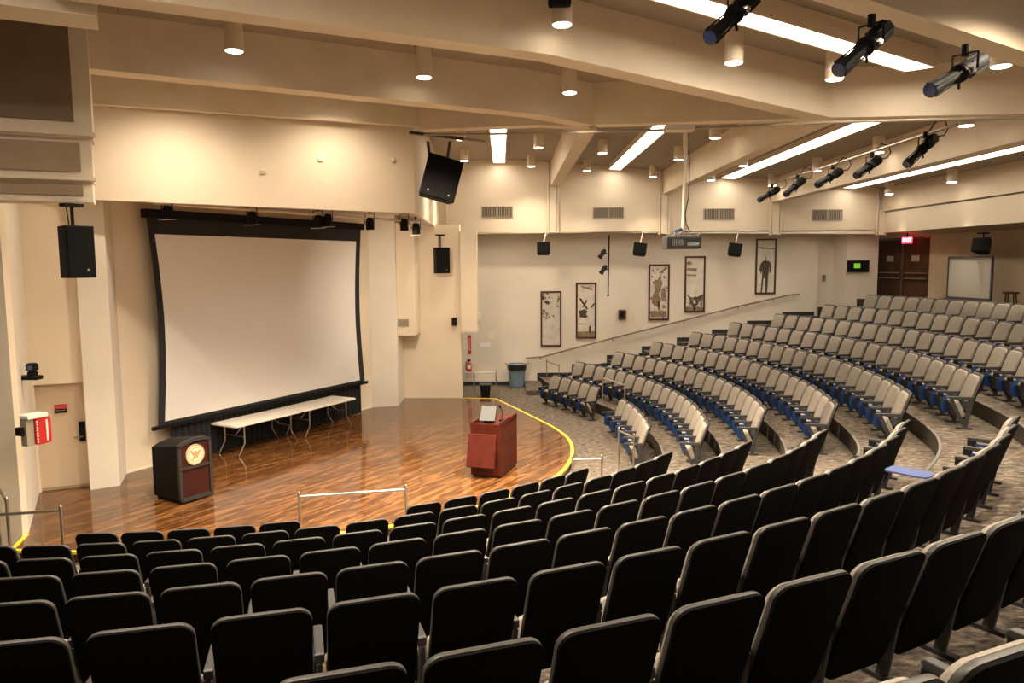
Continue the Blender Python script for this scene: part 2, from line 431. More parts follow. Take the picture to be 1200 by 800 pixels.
# header wall
FA, FB = Vector((-6.95, 12.62)), Vector((-1.88, 14.93)); FCn = Vector((-2.30, 24.35))
bm = NB(); wallseg(bm, FA, FB, H+1.12, H+3.4, .16, 1, H+1.015, H+3.4)
struct('wall_front_header', bm, M['wall'], 'broad beige header wall above the stage opening')
bm = NB(); wallseg(bm, FB+Vector((.0, .0)), FCn, H+1.015, H+3.4, .16, 1, H+1.14, H+3.4)
struct('wall_side_header', bm, M['wall'], 'beige header wall returning to the gallery side')
# small things on header
for px, py, m_, nm, lb, ct in ((375, 186, 'white', 'motion_sensor', 'small round white sensor on the beige header wall', 'sensor'),
                            (308, 201, 'wall', 'outlet_plate', 'small beige outlet plate on the header wall', 'outlet'),
                            (460, 187, 'wall', 'wall_hook_plate', 'tiny beige round plate near the right end of the header', 'plate')):
    q = onl(px, py, FA, FB); fd = (FB-FA).normalized()
    mt = Matrix.Translation(q) @ Matrix.Rotation(math.atan2(fd.y, fd.x), 4, 'Z') @ Matrix.Rotation(PI/2, 4, 'X')
    bm = NB(); lathe(bm, [(.055, -.005), (.055, .02), (.035, .035)], 16, mt)
    o = obj(nm, bm, M[m_]); tag(o, lb, ct)
    if nm == 'outlet_plate':
        bm = NB()
        for dx in (-.018, .018): lathe(bm, [(.009, .03), (.009, .042)], 8, mt @ Matrix.Translation((dx, 0, 0)))
        obj('socket_hole', bm, M['ink'], o)

# ------------------------------------------------------------------ projection screen
off = .30
S0, S1 = W0+wn*off, W1+wn*off
def SP(s, z, d=0): p = S0+wu*s+wn*d; return Vector((p.x, p.y, z))
sc = thing('projection_screen', 'large white projection screen with bowed black border above the stage', 'projection screen', (0, 0, 0))
def bowed(s0, s1, z0, z1, bow, n=16):
    P = [(s0+bow*math.sin(PI*i/n), z0+(z1-z0)*i/n) for i in range(n+1)]
    return P+[(s1-bow*math.sin(PI*i/n), z1-(z1-z0)*i/n) for i in range(n+1)]
bm = NB(); prism(bm, bowed(.64, 6.80, .93, 4.94, .13), lambda a, b, d: SP(a, b, d), -.01, .004); obj('border', bm, M['mask'], sc)
bm = NB(); prism(bm, bowed(.79, 6.59, 1.05, 4.62, .11), lambda a, b, d: SP(a, b, d), .004, .010); obj('viewing_surface', bm, M['screen'], sc)
bm = NB(); bar(bm, SP(.52, .95, 0), SP(6.90, .95, 0), .06, .07); obj('weight_bar', bm, M['black'], sc)
bm = NB(); bar(bm, SP(.58, 5.0, 0), SP(6.86, 5.0, 0), .16, .16); obj('roller_case', bm, M['black'], sc)
# curtain below
bm = NB(); n = 220; lo = []; hi = []
for i in range(n+1):
    s = .95+5.75*i/n; d = -.06+.035*math.sin(i*1.13)
    lo.append(bm.verts.new(SP(s, ZS+.01, d))); hi.append(bm.verts.new(SP(s, 1.0, d*.8-.01)))
for i in range(n): bm.faces.new((lo[i], lo[i+1], hi[i+1], hi[i]))
o = obj('stage_curtain', bm, M['curtain'], smooth=True); tag(o, 'black pleated curtain hanging below the projection screen', 'curtain')

# ------------------------------------------------------------------ lectern
A = Vector((-6.02, 12.44)); B = Vector((-5.41, 11.93)); D = Vector((-5.08, 12.44))
fd = (D-B).normalized(); fl = (D-B).length
ang = math.atan2(fd.y, fd.x)
lc = thing('lectern', 'black lectern with mahogany panels and a round eagle emblem at stage left', 'lectern', (B.x, B.y, ZS), ang)
# local x along the front face, y inward (away from viewer side)
w, dp, ht = fl, .74, 1.05
top = [(0, .97), (w*.2, 1.02), (w*.5, 1.055), (w*.8, 1.05), (w, 1.01)]
prof = [(0, .05), (w, .05)]+top[::-1]
bm = NB()
prism(bm, prof, lambda a, b, d: Vector((a, d, b-.10*max(0, d)/dp if b > .5 else b)), .03, dp); obj('body', bm, M['black'], lc, bevel=.012)
bm = NB()
box(bm, 0, .05, -.015, .035, .03, .97); box(bm, w-.05, w, -.015, .035, .03, 1.0); box(bm, 0, w, -.015, .035, .03, .09); box(bm, 0, w, -.02, .035, .56, .60)
prism(bm, [(0, .91), (w*.2, .965), (w*.5, 1.0), (w*.8, .995), (w, .95)]+[(w, 1.01), (w*.8, 1.055), (w*.5, 1.06), (w*.2, 1.025), (0, .975)], lambda a, b, d: Vector((a, d, b)), -.015, .035)
obj('front_frame', bm, M['steel_dark'], lc)
bm = NB(); box(bm, .05, w-.05, .005, .03, .09, .56); obj('lower_panel', bm, M['mahogany'], lc)
bm = NB(); box(bm, .05, w-.05, .005, .03, .60, .96); obj('upper_panel', bm, M['mahogany'], lc)
bm = NB(); box(bm, .05, w-.05, dp-.66, dp-.02, 0, .05); obj('plinth', bm, M['black'], lc)
ex, ez, er = w*.5, .775, .172
bm = NB(); prism(bm, circ(ex, ez, er, 32), lambda a, b, d: Vector((a, d, b)), -.012, .006); em = obj('emblem', bm, M['cream'], lc)
bm = NB()
for r0, r1 in ((er*1.0, er*.88), (er*.68, er*.62)):
    o0, o1 = circ(ex, ez, r0, 32), circ(ex, ez, r1, 32)
    for i in range(32):
        j = (i+1) % 32; bm.faces.new([bm.verts.new((p[0], -.0135, p[1])) for p in (o0[i], o0[j], o1[j], o1[i])])
for i in range(20):       # ring of tiny marks, the illegible lettering round the seal
    a = 2*PI*i/20+.1; c, s = math.cos(a), math.sin(a); r0, r1 = er*.73, er*.86; tx, tz = -s*.006, c*.006
    bm.faces.new([bm.verts.new((ex+c*r+k*tx, -.0135, ez+s*r+k*tz)) for r, k in ((r0, -1), (r0, 1), (r1, 1), (r1, -1))])
obj('seal_ring', bm, M['gold'], em)
bm = NB()
bird = [(-.75, .75), (-.45, .35), (-.25, .0), (.0, .15), (.25, .35), (.8, .85), (.55, .2), (.3, -.1), (.2, -.35), (.45, -.6), (.0, -.55), (-.45, -.7), (-.15, -.4), (-.35, -.2), (-.65, .15)]
birdw = [(-.95, .8), (-.6, .1), (-.35, -.15), (-.5, -.5), (-.75, -.85), (-.2, -.75), (.1, -.45), (.5, -.75), (.45, -.3), (.7, -.05), (.95, .75), (.6, .6), (.3, .35), (.2, .6), (-.05, .7), (-.15, .35), (-.2, .2), (-.6, .75)]
bm.faces.new([bm.verts.new((ex+a*er*.6, -.0145, ez+b*er*.6)) for a, b in birdw]); obj('eagle', bm, M['gold'], em)

# ------------------------------------------------------------------ podium
A = Vector((-.77, 13.50)); B = Vector((-.22, 13.32)); D = Vector((.12, 14.30))
fd = (B-A).normalized(); w = (B-A).length; dp = .98; ang = math.atan2(fd.y, fd.x)
pd = thing('podium', 'red cherry wood podium with a tilted front panel near the stage edge', 'podium', (A.x, A.y, ZS), ang)
bm = NB(); quadbox(bm, [(0, 0, .03), (w, 0, .03), (w, dp, .03), (0, dp, .03)], [(0, 0, .90), (w, 0, .93), (w, dp, 1.0), (0, dp, .97)]); obj('cabinet', bm, M['cherry'], pd, bevel=.008)
bm = NB()
box(bm, 0, w, -.002, .02, .90, .99); box(bm, w-.02, w, 0, dp, .92, 1.03); box(bm, 0, .02, 0, dp, .9, 1.0); obj('gallery_rail', bm, M['cherry'], pd)
bm = NB(); quadbox(bm, [(-.03, -.16, .22), (w-.07, -.16, .22), (w-.07, -.135, .20), (-.03, -.135, .20)], [(-.03, -.03, .80), (w-.07, -.03, .80), (w-.07, 0, .80), (-.03, 0, .80)])
obj('front_panel', bm, M['cherry'], pd, bevel=.005)
bm = NB(); box(bm, .03, w-.03, .03, dp-.03, 0, .035); obj('plinth', bm, M['mahogany'], pd)
bm = NB(); box(bm, w, w+.004, .02, dp-.02, .618, .626); box(bm, w-.01, w+.006, .1, .14, .7, .8); obj('door_seam', bm, M['mahogany'], pd)
# monitor on podium
ca, sa = math.cos(ang), math.sin(ang)
def pod(x, y, z): return Vector((A.x+ca*x-sa*y, A.y+sa*x+ca*y, ZS+z))
mn = thing('document_monitor', 'slanted grey monitor lying on the cherry wood podium', 'monitor', pod(w*.38, .40, .985), ang+.15)
bm = NB(); quadbox(bm, [(-.16, -.15, 0), (.14, -.15, 0), (.14, -.12, -.01), (-.16, -.12, -.01)], [(-.16, .10, .25), (.14, .10, .25), (.14, .13, .24), (-.16, .13, .24)]); obj('housing', bm, M['black'], mn)
bm = NB(); quadbox(bm, [(-.15, -.155, .012), (.13, -.155, .012), (.13, -.152, .01), (-.15, -.152, .01)], [(-.15, .085, .245), (.13, .085, .245), (.13, .09, .24), (-.15, .09, .24)]); obj('display', bm, M['display'], mn)
bm = NB(); box(bm, -.08, .08, -.10, .12, -.04, .01); obj('stand', bm, M['black'], mn)
mc = thing('gooseneck_microphone', 'black gooseneck microphone standing on the podium', 'microphone', pod(w*.8, .45, .975), ang)
bm = NB(); lathe(bm, [(.06, -.01), (.06, .02), (.02, .03)], 16); obj('base', bm, M['black'], mc)
bm = NB(); tube(bm, [(0, 0, .02), (0, 0, .15), (-.01, -.02, .22), (-.02, -.05, .26)], .008); obj('neck', bm, M['black'], mc)
bm = NB(); tube(bm, [(-.018, -.045, .25), (-.03, -.08, .30)], .018); obj('capsule', bm, M['black'], mc)

# ------------------------------------------------------------------ folding tables
def folding_table(P, Q, label):
    P, Q = Vector(P), Vector(Q); d = (Q-P); L = d.length; an = math.atan2(d.y, d.x)
    t = thing('folding_table', label, 'table', (P.x, P.y, ZS), an, None); W = .76; Ht = .655
    bm = NB(); prism(bm, rrect(0, L, 0, W, .05, .05), lambda a, b, c: Vector((a, b, c)), Ht-.035, Ht); obj('tabletop', bm, M['table'], t, bevel=.006)
    for x in (.28, L-.28):
        s = 1 if x < L/2 else -1
        for y in (.09, W-.09):
            bm = NB(); tube(bm, [(x, y, Ht-.03), (x, y, .25), (x-s*.08, y, .13), (x-s*.16, y, .012)], .013, 8); obj('leg', bm, M['steel'], t, smooth=True)
        bm = NB(); tube(bm, [(x, .09, .38), (x, W-.09, .38)], .011, 8); tube(bm, [(x, W/2, .38), (x+s*.35, W/2, Ht-.04)], .009, 8); obj('brace', bm, M['steel'], t)
    return t
tA, tM, tD = Vector((-5.55, 14.88)), Vector((-4.66, 16.5)), Vector((-3.80, 18.12))
folding_table(tA, tM, 'nearer white folding table below the projection screen')
folding_table(tM+Vector((.012, .02)), tD, 'farther white folding table below the right half of the screen')

# ------------------------------------------------------------------ gallery wall (far side)
YF = 24.3                        # header face over the gallery
def zdx(x): return zd(x)
xF0, xF1 = -2.6, 11.75
bm = NB(); xs = [xF0, .5, 4, 8, xF1]
for a, b in zip(xs, xs[1:]):
    quadbox(bm, [(a, YF, H+1.06-.012*(a+2)), (b, YF, H+1.06-.012*(b+2)), (b, YF+.15, H+1.06-.012*(b+2)), (a, YF+.15, H+1.06-.012*(a+2))],
                [(a, YF, zd(a)+.05), (b, YF, zd(b)+.05), (b, YF+.15, zd(b)+.05), (a, YF+.15, zd(a)+.05)])
struct('wall_gallery_header', bm, M['wall'], 'long beige header wall with vents above the picture wall')
bm = NB(); box(bm, -3.2, 10.08, YW, YW+.15, -.2, H+1.1)
struct('wall_right', bm, M['wall_gallery'], 'cream side wall with five framed photographs and a sloping handrail')
bm = NB(); box(bm, -3.2, 12.4, YF, 27, H+1.0, H+1.03); 
struct('ceiling_gallery', bm, M['beam'], 'narrow tan soffit under the gallery header', 'ceiling')
bm = NB(); box(bm, -1.64, .60, YW-.02, YW, 0, .13)
struct('baseboard_right', bm, M['navy'], 'black vinyl baseboard of the cream side wall', 'baseboard')
for k in range(9):
    x0 = .87+1.16*k-.04; x1 = x0+1.2
    if x0 > 10: break
    bm = NB(); box(bm, x0, min(x1, 10.0), YW-.02, YW, FL[k]+.02, FL[k+1]+.13)
    struct('trim_%d' % (k+10), bm, M['navy'], 'black baseboard piece beside the %s step along the side wall' % ordinal(k+1), 'baseboard')
# alcove side panel (pale) near the extinguisher
# lowest step block near wall
bm = NB(); box(bm, .42, .95, 22.9, 24.88, 0, .15)
o = struct('aisle_step', bm, M['carpet'], 'low carpeted step at the foot of the wall aisle', 'step')
# pilasters and pipes on the header
for i, (pa, pb) in enumerate(((642.5, 653.5), (772.5, 783.5), (902.5, 914), (1027, 1038))):
    xa, xb = ony(pa, 250, YF).x, ony(pb, 250, YF).x
    bm = NB(); box(bm, xa+.05, xb-.05, YF-.10, YF+.1, H+1.06-.012*(xa+2)-.03, zd(xa)-.70)
    struct('trim_%d' % (30+i), bm, M['wall'], 'beige pilaster under the %s roof beam from the stage' % ordinal(i+1), 'pilaster')
    for s, x in enumerate((xa, xb)):
        bm = NB(); tube(bm, [(x, YF-.06, H+1.0-.012*(x+2)), (x, YF-.06, zd(x)-(.02 if s == 0 else .72))], .035, 8)
        o = obj('conduit_pipe', bm, M['can'], smooth=True); tag(o, 'thin beige pipe on the %s side of the %s header pilaster' % (('left', 'right')[s], ordinal(i+1)), 'pipe')
x = ony(523.5, 250, YF).x
bm = NB(); tube(bm, [(x, YF-.08, H+.95), (x, YF-.08, H+2.6)], .04, 8); o = obj('conduit_pipe', bm, M['can'], smooth=True); tag(o, 'beige pipe in the corner above the small hanging speaker', 'pipe')
# vents
def vent(px0, px1, py0, py1, Y, label, split=False):
    p0, p1 = ony(px0, py0, Y), ony(px1, py1, Y)
    t = thing('air_vent', label, 'vent', ((p0.x+p1.x)/2, Y, (p0.z+p1.z)/2)); w2, h2 = (p1.x-p0.x)/2, (p0.z-p1.z)/2
    bm = NB(); box(bm, -w2, w2, -.012, -.002, -h2, h2); obj('backing', bm, M['vent_dark'], t)
    bm = NB()
    for x in [-w2, w2-.025, -.012]+([-.03, .01] if split else []): box(bm, x, x+.025, -.03, -.012, -h2, h2)
    for z in (-h2, h2-.02): box(bm, -w2, w2, -.03, -.012, z, z+.02)
    n = 18
    for i in range(n):
        x = -w2+2*w2*(i+.5)/n; box(bm, x-.010, x+.010, -.024, -.014, -h2, h2)
    obj('grille', bm, M['grille'], t)
vent(564, 601, 242, 254.5, YF, 'louvred vent in the first header bay, nearest the stage')
vent(695, 731, 243, 255.5, YF, 'louvred vent in the second header bay from the stage')
vent(824.5, 860.5, 244.5, 257, YF, 'louvred vent with a central divider in the third header bay', True)
vent(952, 987, 245.5, 258, YF, 'louvred vent in the fourth header bay, farthest right')
vent(466.5, 479, 374, 382, 20.75, 'small vent on the beige duct box beside the pier')

# ------------------------------------------------------------------ pictures
def frame(px0, px1, py0, py1, label):
    Y = YW-.04
    p0, p1 = ony((px0+px1)/2, py0, Y), ony((px0+px1)/2, py1, Y)
    w2 = (ony(px1, py1, Y).x-ony(px0, py1, Y).x)/2; h2 = (p0.z-p1.z)/2
    t = thing('framed_photograph', label, 'picture', (p0.x, YW, (p0.z+p1.z)/2)); f = .055
    bm = NB(); box(bm, -w2, -w2+f, -.04, -.003, -h2, h2); box(bm, w2-f, w2, -.04, -.003, -h2, h2); box(bm, -w2+f, w2-f, -.04, -.003, -h2, -h2+f); box(bm, -w2+f, w2-f, -.04, -.003, h2-f, h2)
    obj('frame', bm, M['frame'], t)
    bm = NB(); box(bm, -w2+f, w2-f, -.02, -.003, -h2+f, h2-f); obj('print', bm, M['sepia'], t)
    return t, w2-f, h2-f
def polys(t, w2, h2, P, m, name, y=-.022):
    bm = NB()
    for i, poly in enumerate(P): bm.faces.new([bm.verts.new((a*w2, y-.0003*i, b*h2)) for a, b in poly])
    return obj(name, bm, M[m], t)
def speckle(t, w2, h2, n, m, name, seed, x0=-.95, x1=.95, y0=-.95, y1=.95, r0=.05, r1=.16, y=-.0212):
    r = random.Random(seed); P = []
    for _ in range(n):
        P.append(blob(r.uniform(x0, x1), r.uniform(y0, y1), r.uniform(r0, r1), r.uniform(r0, r1)*.4, 9, .4, r.random()))
    P = [[(max(-1, min(1, a)), max(-1, min(1, b))) for a, b in q] for q in P]
    o = polys(t, w2, h2, P, m, name, y); return o
def blob(cx, cy, rx, ry, n=14, j=.25, seed=0):
    r = random.Random(seed); return [(cx+rx*math.cos(2*PI*k/n)*(1+r.uniform(-j, j)), cy+ry*math.sin(2*PI*k/n)*(1+r.uniform(-j, j))) for k in range(n)]
t, a, b = frame(633.5, 658, 341, 406, 'framed sepia photograph nearest the stage, pale figure under dark leaves')
speckle(t, a, b, 26, 'ink_mid', 'background_tone', 11, y0=.0, y1=.95)
speckle(t, a, b, 16, 'ink', 'dark_foliage', 12, y0=.45, y1=.95, r1=.22, y=-.024)
polys(t, a, b, [blob(-.05, .72, .22, .1, seed=5, j=.08), [(-.2, .6), (.2, .62), (.75, .3), (.85, .0), (.6, .05), (.35, .25), (.1, .1), (-.3, .25), (-.4, .45)]], 'sepia', 'figure', -.03)
t, a, b = frame(675, 699, 331, 396.5, 'framed photograph of aeroplane parts above a far standing figure, second from the stage')
polys(t, a, b, [[(-.85, .46), (-.6, .48), (.25, .06), (.05, .03)], [(-.45, .14), (-.25, .12), (.15, .38), (-.0, .42)], [(.5, .12), (.97, .32), (.97, .22), (.62, .08)], blob(-.35, -.08, .55, .13, seed=1), blob(-.3, -.2, .45, .09, seed=2), blob(.45, -.72, .14, .16, seed=3, j=.1)], 'ink', 'aeroplane')
polys(t, a, b, [[(-.7, .95), (.65, .85), (.85, .75), (-.5, .88)], [(-1, -.8), (1, -.78), (1, -1), (-1, -1)], [(-.9, -.48), (1, -.5), (1, -.53), (-.9, -.52)], [(-.6, .8), (.5, .93), (.8, .93), (-.3, .82)]], 'ink_mid', 'wing_and_ground')
t, a, b = frame(760.5, 785, 309.5, 375, 'framed brown photograph of people grouped together, third from the stage')
polys(t, a, b, [blob(-.1, .25, .5, .3, seed=1), blob(-.3, -.25, .45, .35, seed=2), blob(.55, -.1, .3, .28, seed=3), blob(.1, .55, .15, .08, seed=4), [(-.9, -.7), (.9, -.72), (.9, -.95), (-.9, -.95)], [(.0, .75), (.8, .97), (.9, .9), (.2, .7)]], 'ink_mid', 'people')
polys(t, a, b, [blob(-.2, -.35, .25, .18, seed=6), blob(0, -.5, .15, .2, seed=8)], 'ink', 'shadow')
speckle(t, a, b, 40, 'ink_mid', 'background_tone', 21)
t, a, b = frame(803, 827, 300, 365.5, 'framed photograph of a propeller engine under a pale sky, fourth from the stage')
polys(t, a, b, [blob(.0, -.66, .55, .19, seed=1, j=.1), [(-.95, -.40), (-.75, -.42), (-.1, -.58), (-.2, -.72)], [(.1, -.52), (.97, -.38), (.97, -.58), (.2, -.72)], [(-.15, -.75), (.15, -.75), (.15, -.98), (-.15, -.98)]], 'ink', 'propeller')
polys(t, a, b, [blob(-.7, .8, .3, .08, seed=2), [(-.95, .62), (.2, .6), (.2, .5), (-.95, .52)], [(-.95, .38), (.2, .36), (.1, .3), (-.95, .32)], [(-1, -.88), (1, -.88), (1, -1), (-1, -1)], blob(.8, -.7, .15, .2, seed=3)], 'ink_mid', 'sky_tone')
polys(t, a, b, [blob(.0, -.68, .17, .07, seed=4, j=.05)], 'sepia', 'hub', -.026)
speckle(t, a, b, 14, 'ink_mid', 'background_tone', 31, y0=-.95, y1=-.55)
t, a, b = frame(886.5, 910.5, 279.5, 344.5, 'framed photograph of one standing person in dark uniform, farthest right')
man = [(-.45, -1), (-.3, -1), (-.2, -.45), (-.1, -.45), (.0, -1), (.18, -1), (.25, -.3), (.3, -.1), (.35, .05), (.3, -.2), (.42, -.3), (.5, -.1), (.42, .15), (.2, .22), (-.3, .22), (-.5, .1), (-.62, -.12), (-.45, -.3), (-.35, -.15), (-.35, -.4)]
polys(t, a, b, [[(p*1.25+.02, q) for p, q in man]], 'ink', 'standing_person')
polys(t, a, b, [blob(-.04, .3, .11, .07, seed=2, j=.03), [(-1, .75), (.9, .7), (1, .65), (-.6, .68)]], 'ink_mid', 'head')
# sensor box, alcove fittings
def wallbox(name, px0, px1, py0, py1, Y, d, m, label, cat, bevel=.01):
    p0, p1 = ony(px0, py0, Y), ony(px1, py1, Y)
    bm = NB(); box(bm, p0.x, p1.x, Y-d, Y, p1.z, p0.z)
    o = obj(name, bm, M[m], bevel=bevel); return tag(o, label, cat)
o = wallbox('wall_clock_box', 724.5, 733.5, 363, 374, YW, .07, 'frame', 'small rounded dark box on the side wall between photographs', 'box', .03)
p0, p1 = ony(727, 365.5, YW-.072), ony(731, 371.5, YW-.072)
bm = NB(); box(bm, p0.x, p1.x, YW-.076, YW-.069, p1.z, p0.z); obj('dial', bm, M['black'], o)
wallbox('alarm_sounder', 559.5, 563, 366, 375, YW, .08, 'white', 'small white wall device beside the hanging duct box', 'alarm')
wallbox('paper_notice', 572, 580, 388.5, 397.5, YW, .006, 'wall_pale', 'upper pale paper notice taped on the side wall', 'notice', 0)
wallbox('paper_notice', 562.5, 575, 401.5, 406, YW, .006, 'paper', 'lower white paper notice taped on the side wall', 'notice', 0)
# mini speaker on stage end wall
wallbox('wall_speaker', 529.5, 535.5, 372, 381, 21.70, .14, 'black', 'tiny black speaker on the stage end wall', 'speaker')
# extinguisher and its sign
p0, p1 = ony(548, 392.5, YW-.01), ony(552.3, 414.7, YW-.01)
es = thing('extinguisher_sign', 'tall narrow red sign above the fire extinguisher', 'sign', ((p0.x+p1.x)/2, YW, (p0.z+p1.z)/2)); w2, h2 = (p1.x-p0.x)/2, (p0.z-p1.z)/2
bm = NB(); box(bm, -w2, w2, -.012, -.002, -h2, h2); obj('plate', bm, M['red'], es)
lettering('FIRE EXTINGUISHER', .075, M['white'], es, (0, -.0145, 0), (PI/2, PI/2, 0), (.62, 1, 1))
q = ony(550, 436, YW-.12)
fe = thing('fire_extinguisher', 'red fire extinguisher hanging in the alcove under its sign', 'fire extinguisher', (q.x, YW-.12, q.z))
bm = NB(); lathe(bm, [(.03, .0), (.075, .01), (.08, .04), (.08, .26), (.06, .31), (.025, .34), (.025, .37)], 20); obj('cylinder', bm, M['red'], fe, smooth=True)
bm = NB(); box(bm, -.06, .05, -.03, .03, .37, .40); box(bm, -.08, .05, -.015, .015, .41, .43); obj('valve', bm, M['black'], fe)
bm = NB(); tube(bm, [(-.03, 0, .38), (-.10, -.02, .34), (-.11, -.02, .2), (-.095, -.02, .1)], .014, 8); obj('hose', bm, M['black'], fe, smooth=True)
bm = NB(); box(bm, -.05, .05, -.085, -.07, .12, .25); obj('label_panel', bm, M['white'], fe)
bm = NB(); box(bm, -.02, .02, .07, .12, .15, .30); obj('bracket', bm, M['steel_dark'], fe)
# bins
q = onz(606, 456.5, 0)
bn = thing('waste_bin', 'large grey blue round bin with black liner against the side wall', 'bin', (q.x, YW-.38, 0))
bm = NB(); lathe(bm, [(.22, 0), (.24, .02), (.29, .70), (.31, .72), (.31, .75)], 28); obj('body', bm, M['bluebin'], bn, smooth=True)
bm = NB(); lathe(bm, [(.315, .58), (.325, .75), (.30, .77), (.27, .70)], 28); obj('liner', bm, M['bag'], bn, smooth=True)
bm = NB()
for s in (-1, 1): bar(bm, (s*.29, 0, .74), (s*.39, 0, .80), .10, .03)
obj('handle', bm, M['bluebin'], bn)
q = onz(568.5, 468, 0)
bn = thing('waste_basket', 'small black square waste basket behind the stage edge', 'bin', (q.x, 22.6, 0))
bm = NB(); quadbox(bm, [(-.13, -.12, 0), (.13, -.12, 0), (.13, .12, 0), (-.13, .12, 0)], [(-.16, -.15, .38), (.16, -.15, .38), (.16, .15, .38), (-.16, .15, .38)]); obj('body', bm, M['black'], bn)
bm = NB(); box(bm, -.18, .18, -.17, .17, .38, .42); obj('lid', bm, M['edge'], bn, bevel=.01)

# ------------------------------------------------------------------ rails
def rail(posts, label, z0=0, ht=.85, m='steel', r=.02, ext=None, cat='handrail'):
    """posts: plan points (x, y, floor z, top z)"""
    p = posts[0]; t = thing('guard_rail', label, cat, (p[0], p[1], p[2]))
    o = Vector((p[0], p[1], p[2]))
    for q in posts:
        bm = NB(); tube(bm, [Vector((q[0], q[1], q[2]))-o, Vector((q[0], q[1], q[3]))-o], r, 12); obj('post', bm, M[m], t, smooth=True)
        bm = NB(); lathe(bm, [(r*1.25, 0), (r*1.25, .025), (r*.6, .045)], 12, Matrix.Translation(Vector((q[0], q[1], q[3]))-o)); obj('post_cap', bm, M[m], t, smooth=True)
    bm = NB(); pts = [Vector((q[0], q[1], q[3]-.03))-o for q in posts]
    if ext: pts = [Vector(e)-o for e in ext[0]]+pts+[Vector(e)-o for e in ext[1]]
    tube(bm, pts, r, 12); obj('top_bar', bm, M[m], t, smooth=True)
    return t
rail([(-2.95, 10.12, 0, .87), (-1.52, 10.42, 0, .87)], 'steel guard rail in the gap between the front row seats')
rail([(.97, 11.99, 0, .87), (1.45, 12.03, 0, .87)], 'short steel rail at the tip of the stage beside the front row')
rail([(-5.91, 9.57, 0, .88), (-8.6, 9.0, 0, .88)], 'steel guard rail at the left end of the front rows')
rail([(-6.87, 9.95, 0, .88), (-7.35, 10.45, 0, 1.0)], 'sloping steel stair rail against the left wall', ext=([], [(-7.5, 10.58, 1.06)]))
q = onz(14, 563, 1.08)
bm = NB(); lathe(bm, [(.0, -.03), (.055, -.025), (.06, 0), (.055, .02), (.02, .03)], 16, Matrix.Translation((-7.46, 10.53, 1.05)) @ Matrix.Rotation(PI/2, 4, 'X'))
o = obj('rail_flange', bm, M['steel'], smooth=True); tag(o, 'round steel flange fixing the stair rail to the left wall', 'flange')
rail([(2.02, 14.11, 0, .87), (2.22, 13.55, 0, .87)], 'steel rail in front of the short six seat front row', r=.017)
rail([(2.42, 20.0, 0, 1.0), (2.90, 19.2, 0, .92)], 'thin bronze rail in the gap beside the five seat front row', m='grille', r=.017)
rail([(1.13, 24.5, 0, .88), (1.47, 23.45, FL[1], .86)], 'thin bronze rail at the foot of the wall aisle', m='bronze', r=.014)
rail([(-1.13, 22.07, 0, .87), (-.48, 22.05, 0, .87)], 'low steel rail beside the alcove at the stage end', r=.016, ext=([(-1.42, 22.07, .84)], []))
# wall handrail
hr = thing('wall_handrail', 'long brown handrail climbing the side wall beneath the photographs', 'handrail', (0, YW-.09, 0))
hp = [ony(616, 419.5, YW-.09), ony(635, 418, YW-.09), ony(718, 396, YW-.09), ony(802, 375, YW-.09), ony(867, 358.5, YW-.09), ony(925, 345.5, YW-.09), ony(937, 344.5, YW-.09)]
bm = NB(); tube(bm, [p-hr.location for p in hp], .026, 10); obj('rail_bar', bm, M['bronze'], hr, smooth=True)
for px, py in ((633, 418.5), (718, 396.5), (802, 375.5), (865, 359.5), (907, 350)):
    q = ony(px, py, YW-.09)-hr.location
    bm = NB(); tube(bm, [q+Vector((0, 0, -.02)), q+Vector((0, .02, -.07)), q+Vector((0, .09, -.08))], .014, 8); obj('bracket', bm, M['bronze'], hr)

# ------------------------------------------------------------------ rear corner, doors
Yp = YW
def xz(px, Y): return ony(px, 330, Y).x
bm = NB(); box(bm, xz(959, Yp), xz(977, 25.2), 25.2, 25.35, 1.5, H+1.05); struct('wall_corner', bm, M['wall_gallery'], 'recessed cream wall piece with a thermostat at the rear corner')
bm = NB(); prism(bm, [(xz(976, 25.2), 25.2), (xz(991, 24.7), 24.7), (xz(991, 24.7)+.1, 25.3)], lambda a, b, d: Vector((a, b, d)), 1.5, H+1.05); struct('wall_corner_splay', bm, M['wall_pale'], 'bright splayed wall piece at the rear corner')
bm = NB(); box(bm, xz(991, 24.7), xz(1028, 24.7), 24.7, 24.9, 1.5, H+1.05); struct('wall_corner_panel', bm, M['wall_gallery'], 'cream wall panel left of the brown doors holding a display')
wallbox('thermostat', 964, 967, 322, 329.5, 25.2, .05, 'ink_mid', 'small brown thermostat on the recessed corner wall', 'thermostat', .004)
cb = wallbox('wall_display', 992.5, 1017, 305, 318.5, 24.7, .10, 'black', 'black wall box with a small green lit display', 'display')
p0, p1 = ony(1001, 308.5, 24.59), ony(1008, 314, 24.59)
bm = NB(); box(bm, p0.x, p1.x, 24.585, 24.60, p1.z, p0.z); obj('green_screen', bm, M['lcd'], cb)
D0, D1 = Vector((12.35, 25.4)), Vector((12.85, 16.0)); ZR = FL[9]-.02
du = (D1-D0).normalized(); dnr = Vector((du.y, -du.x))  # outward (+x)
if dnr.x < 0: dnr = -dnr
DT = H+.72
ph = [onl(px, 300, D0, D1) for px in (1028, 1056.5, 1059, 1089)]
sd = [(Vector((p.x, p.y))-D0).dot(du) for p in ph]
bm = NB()
def rw(bm, s0, s1, z0, z1, d0=0, th=.12):
    a = D0+du*s0-dnr*d0; b = D0+du*s1-dnr*d0
    n = dnr*th
    quadbox(bm, [(a.x, a.y, z0), (b.x, b.y, z0), (b.x+n.x, b.y+n.y, z0), (a.x+n.x, a.y+n.y, z0)], [(a.x, a.y, z1), (b.x, b.y, z1), (b.x+n.x, b.y+n.y, z1), (a.x+n.x, a.y+n.y, z1)])
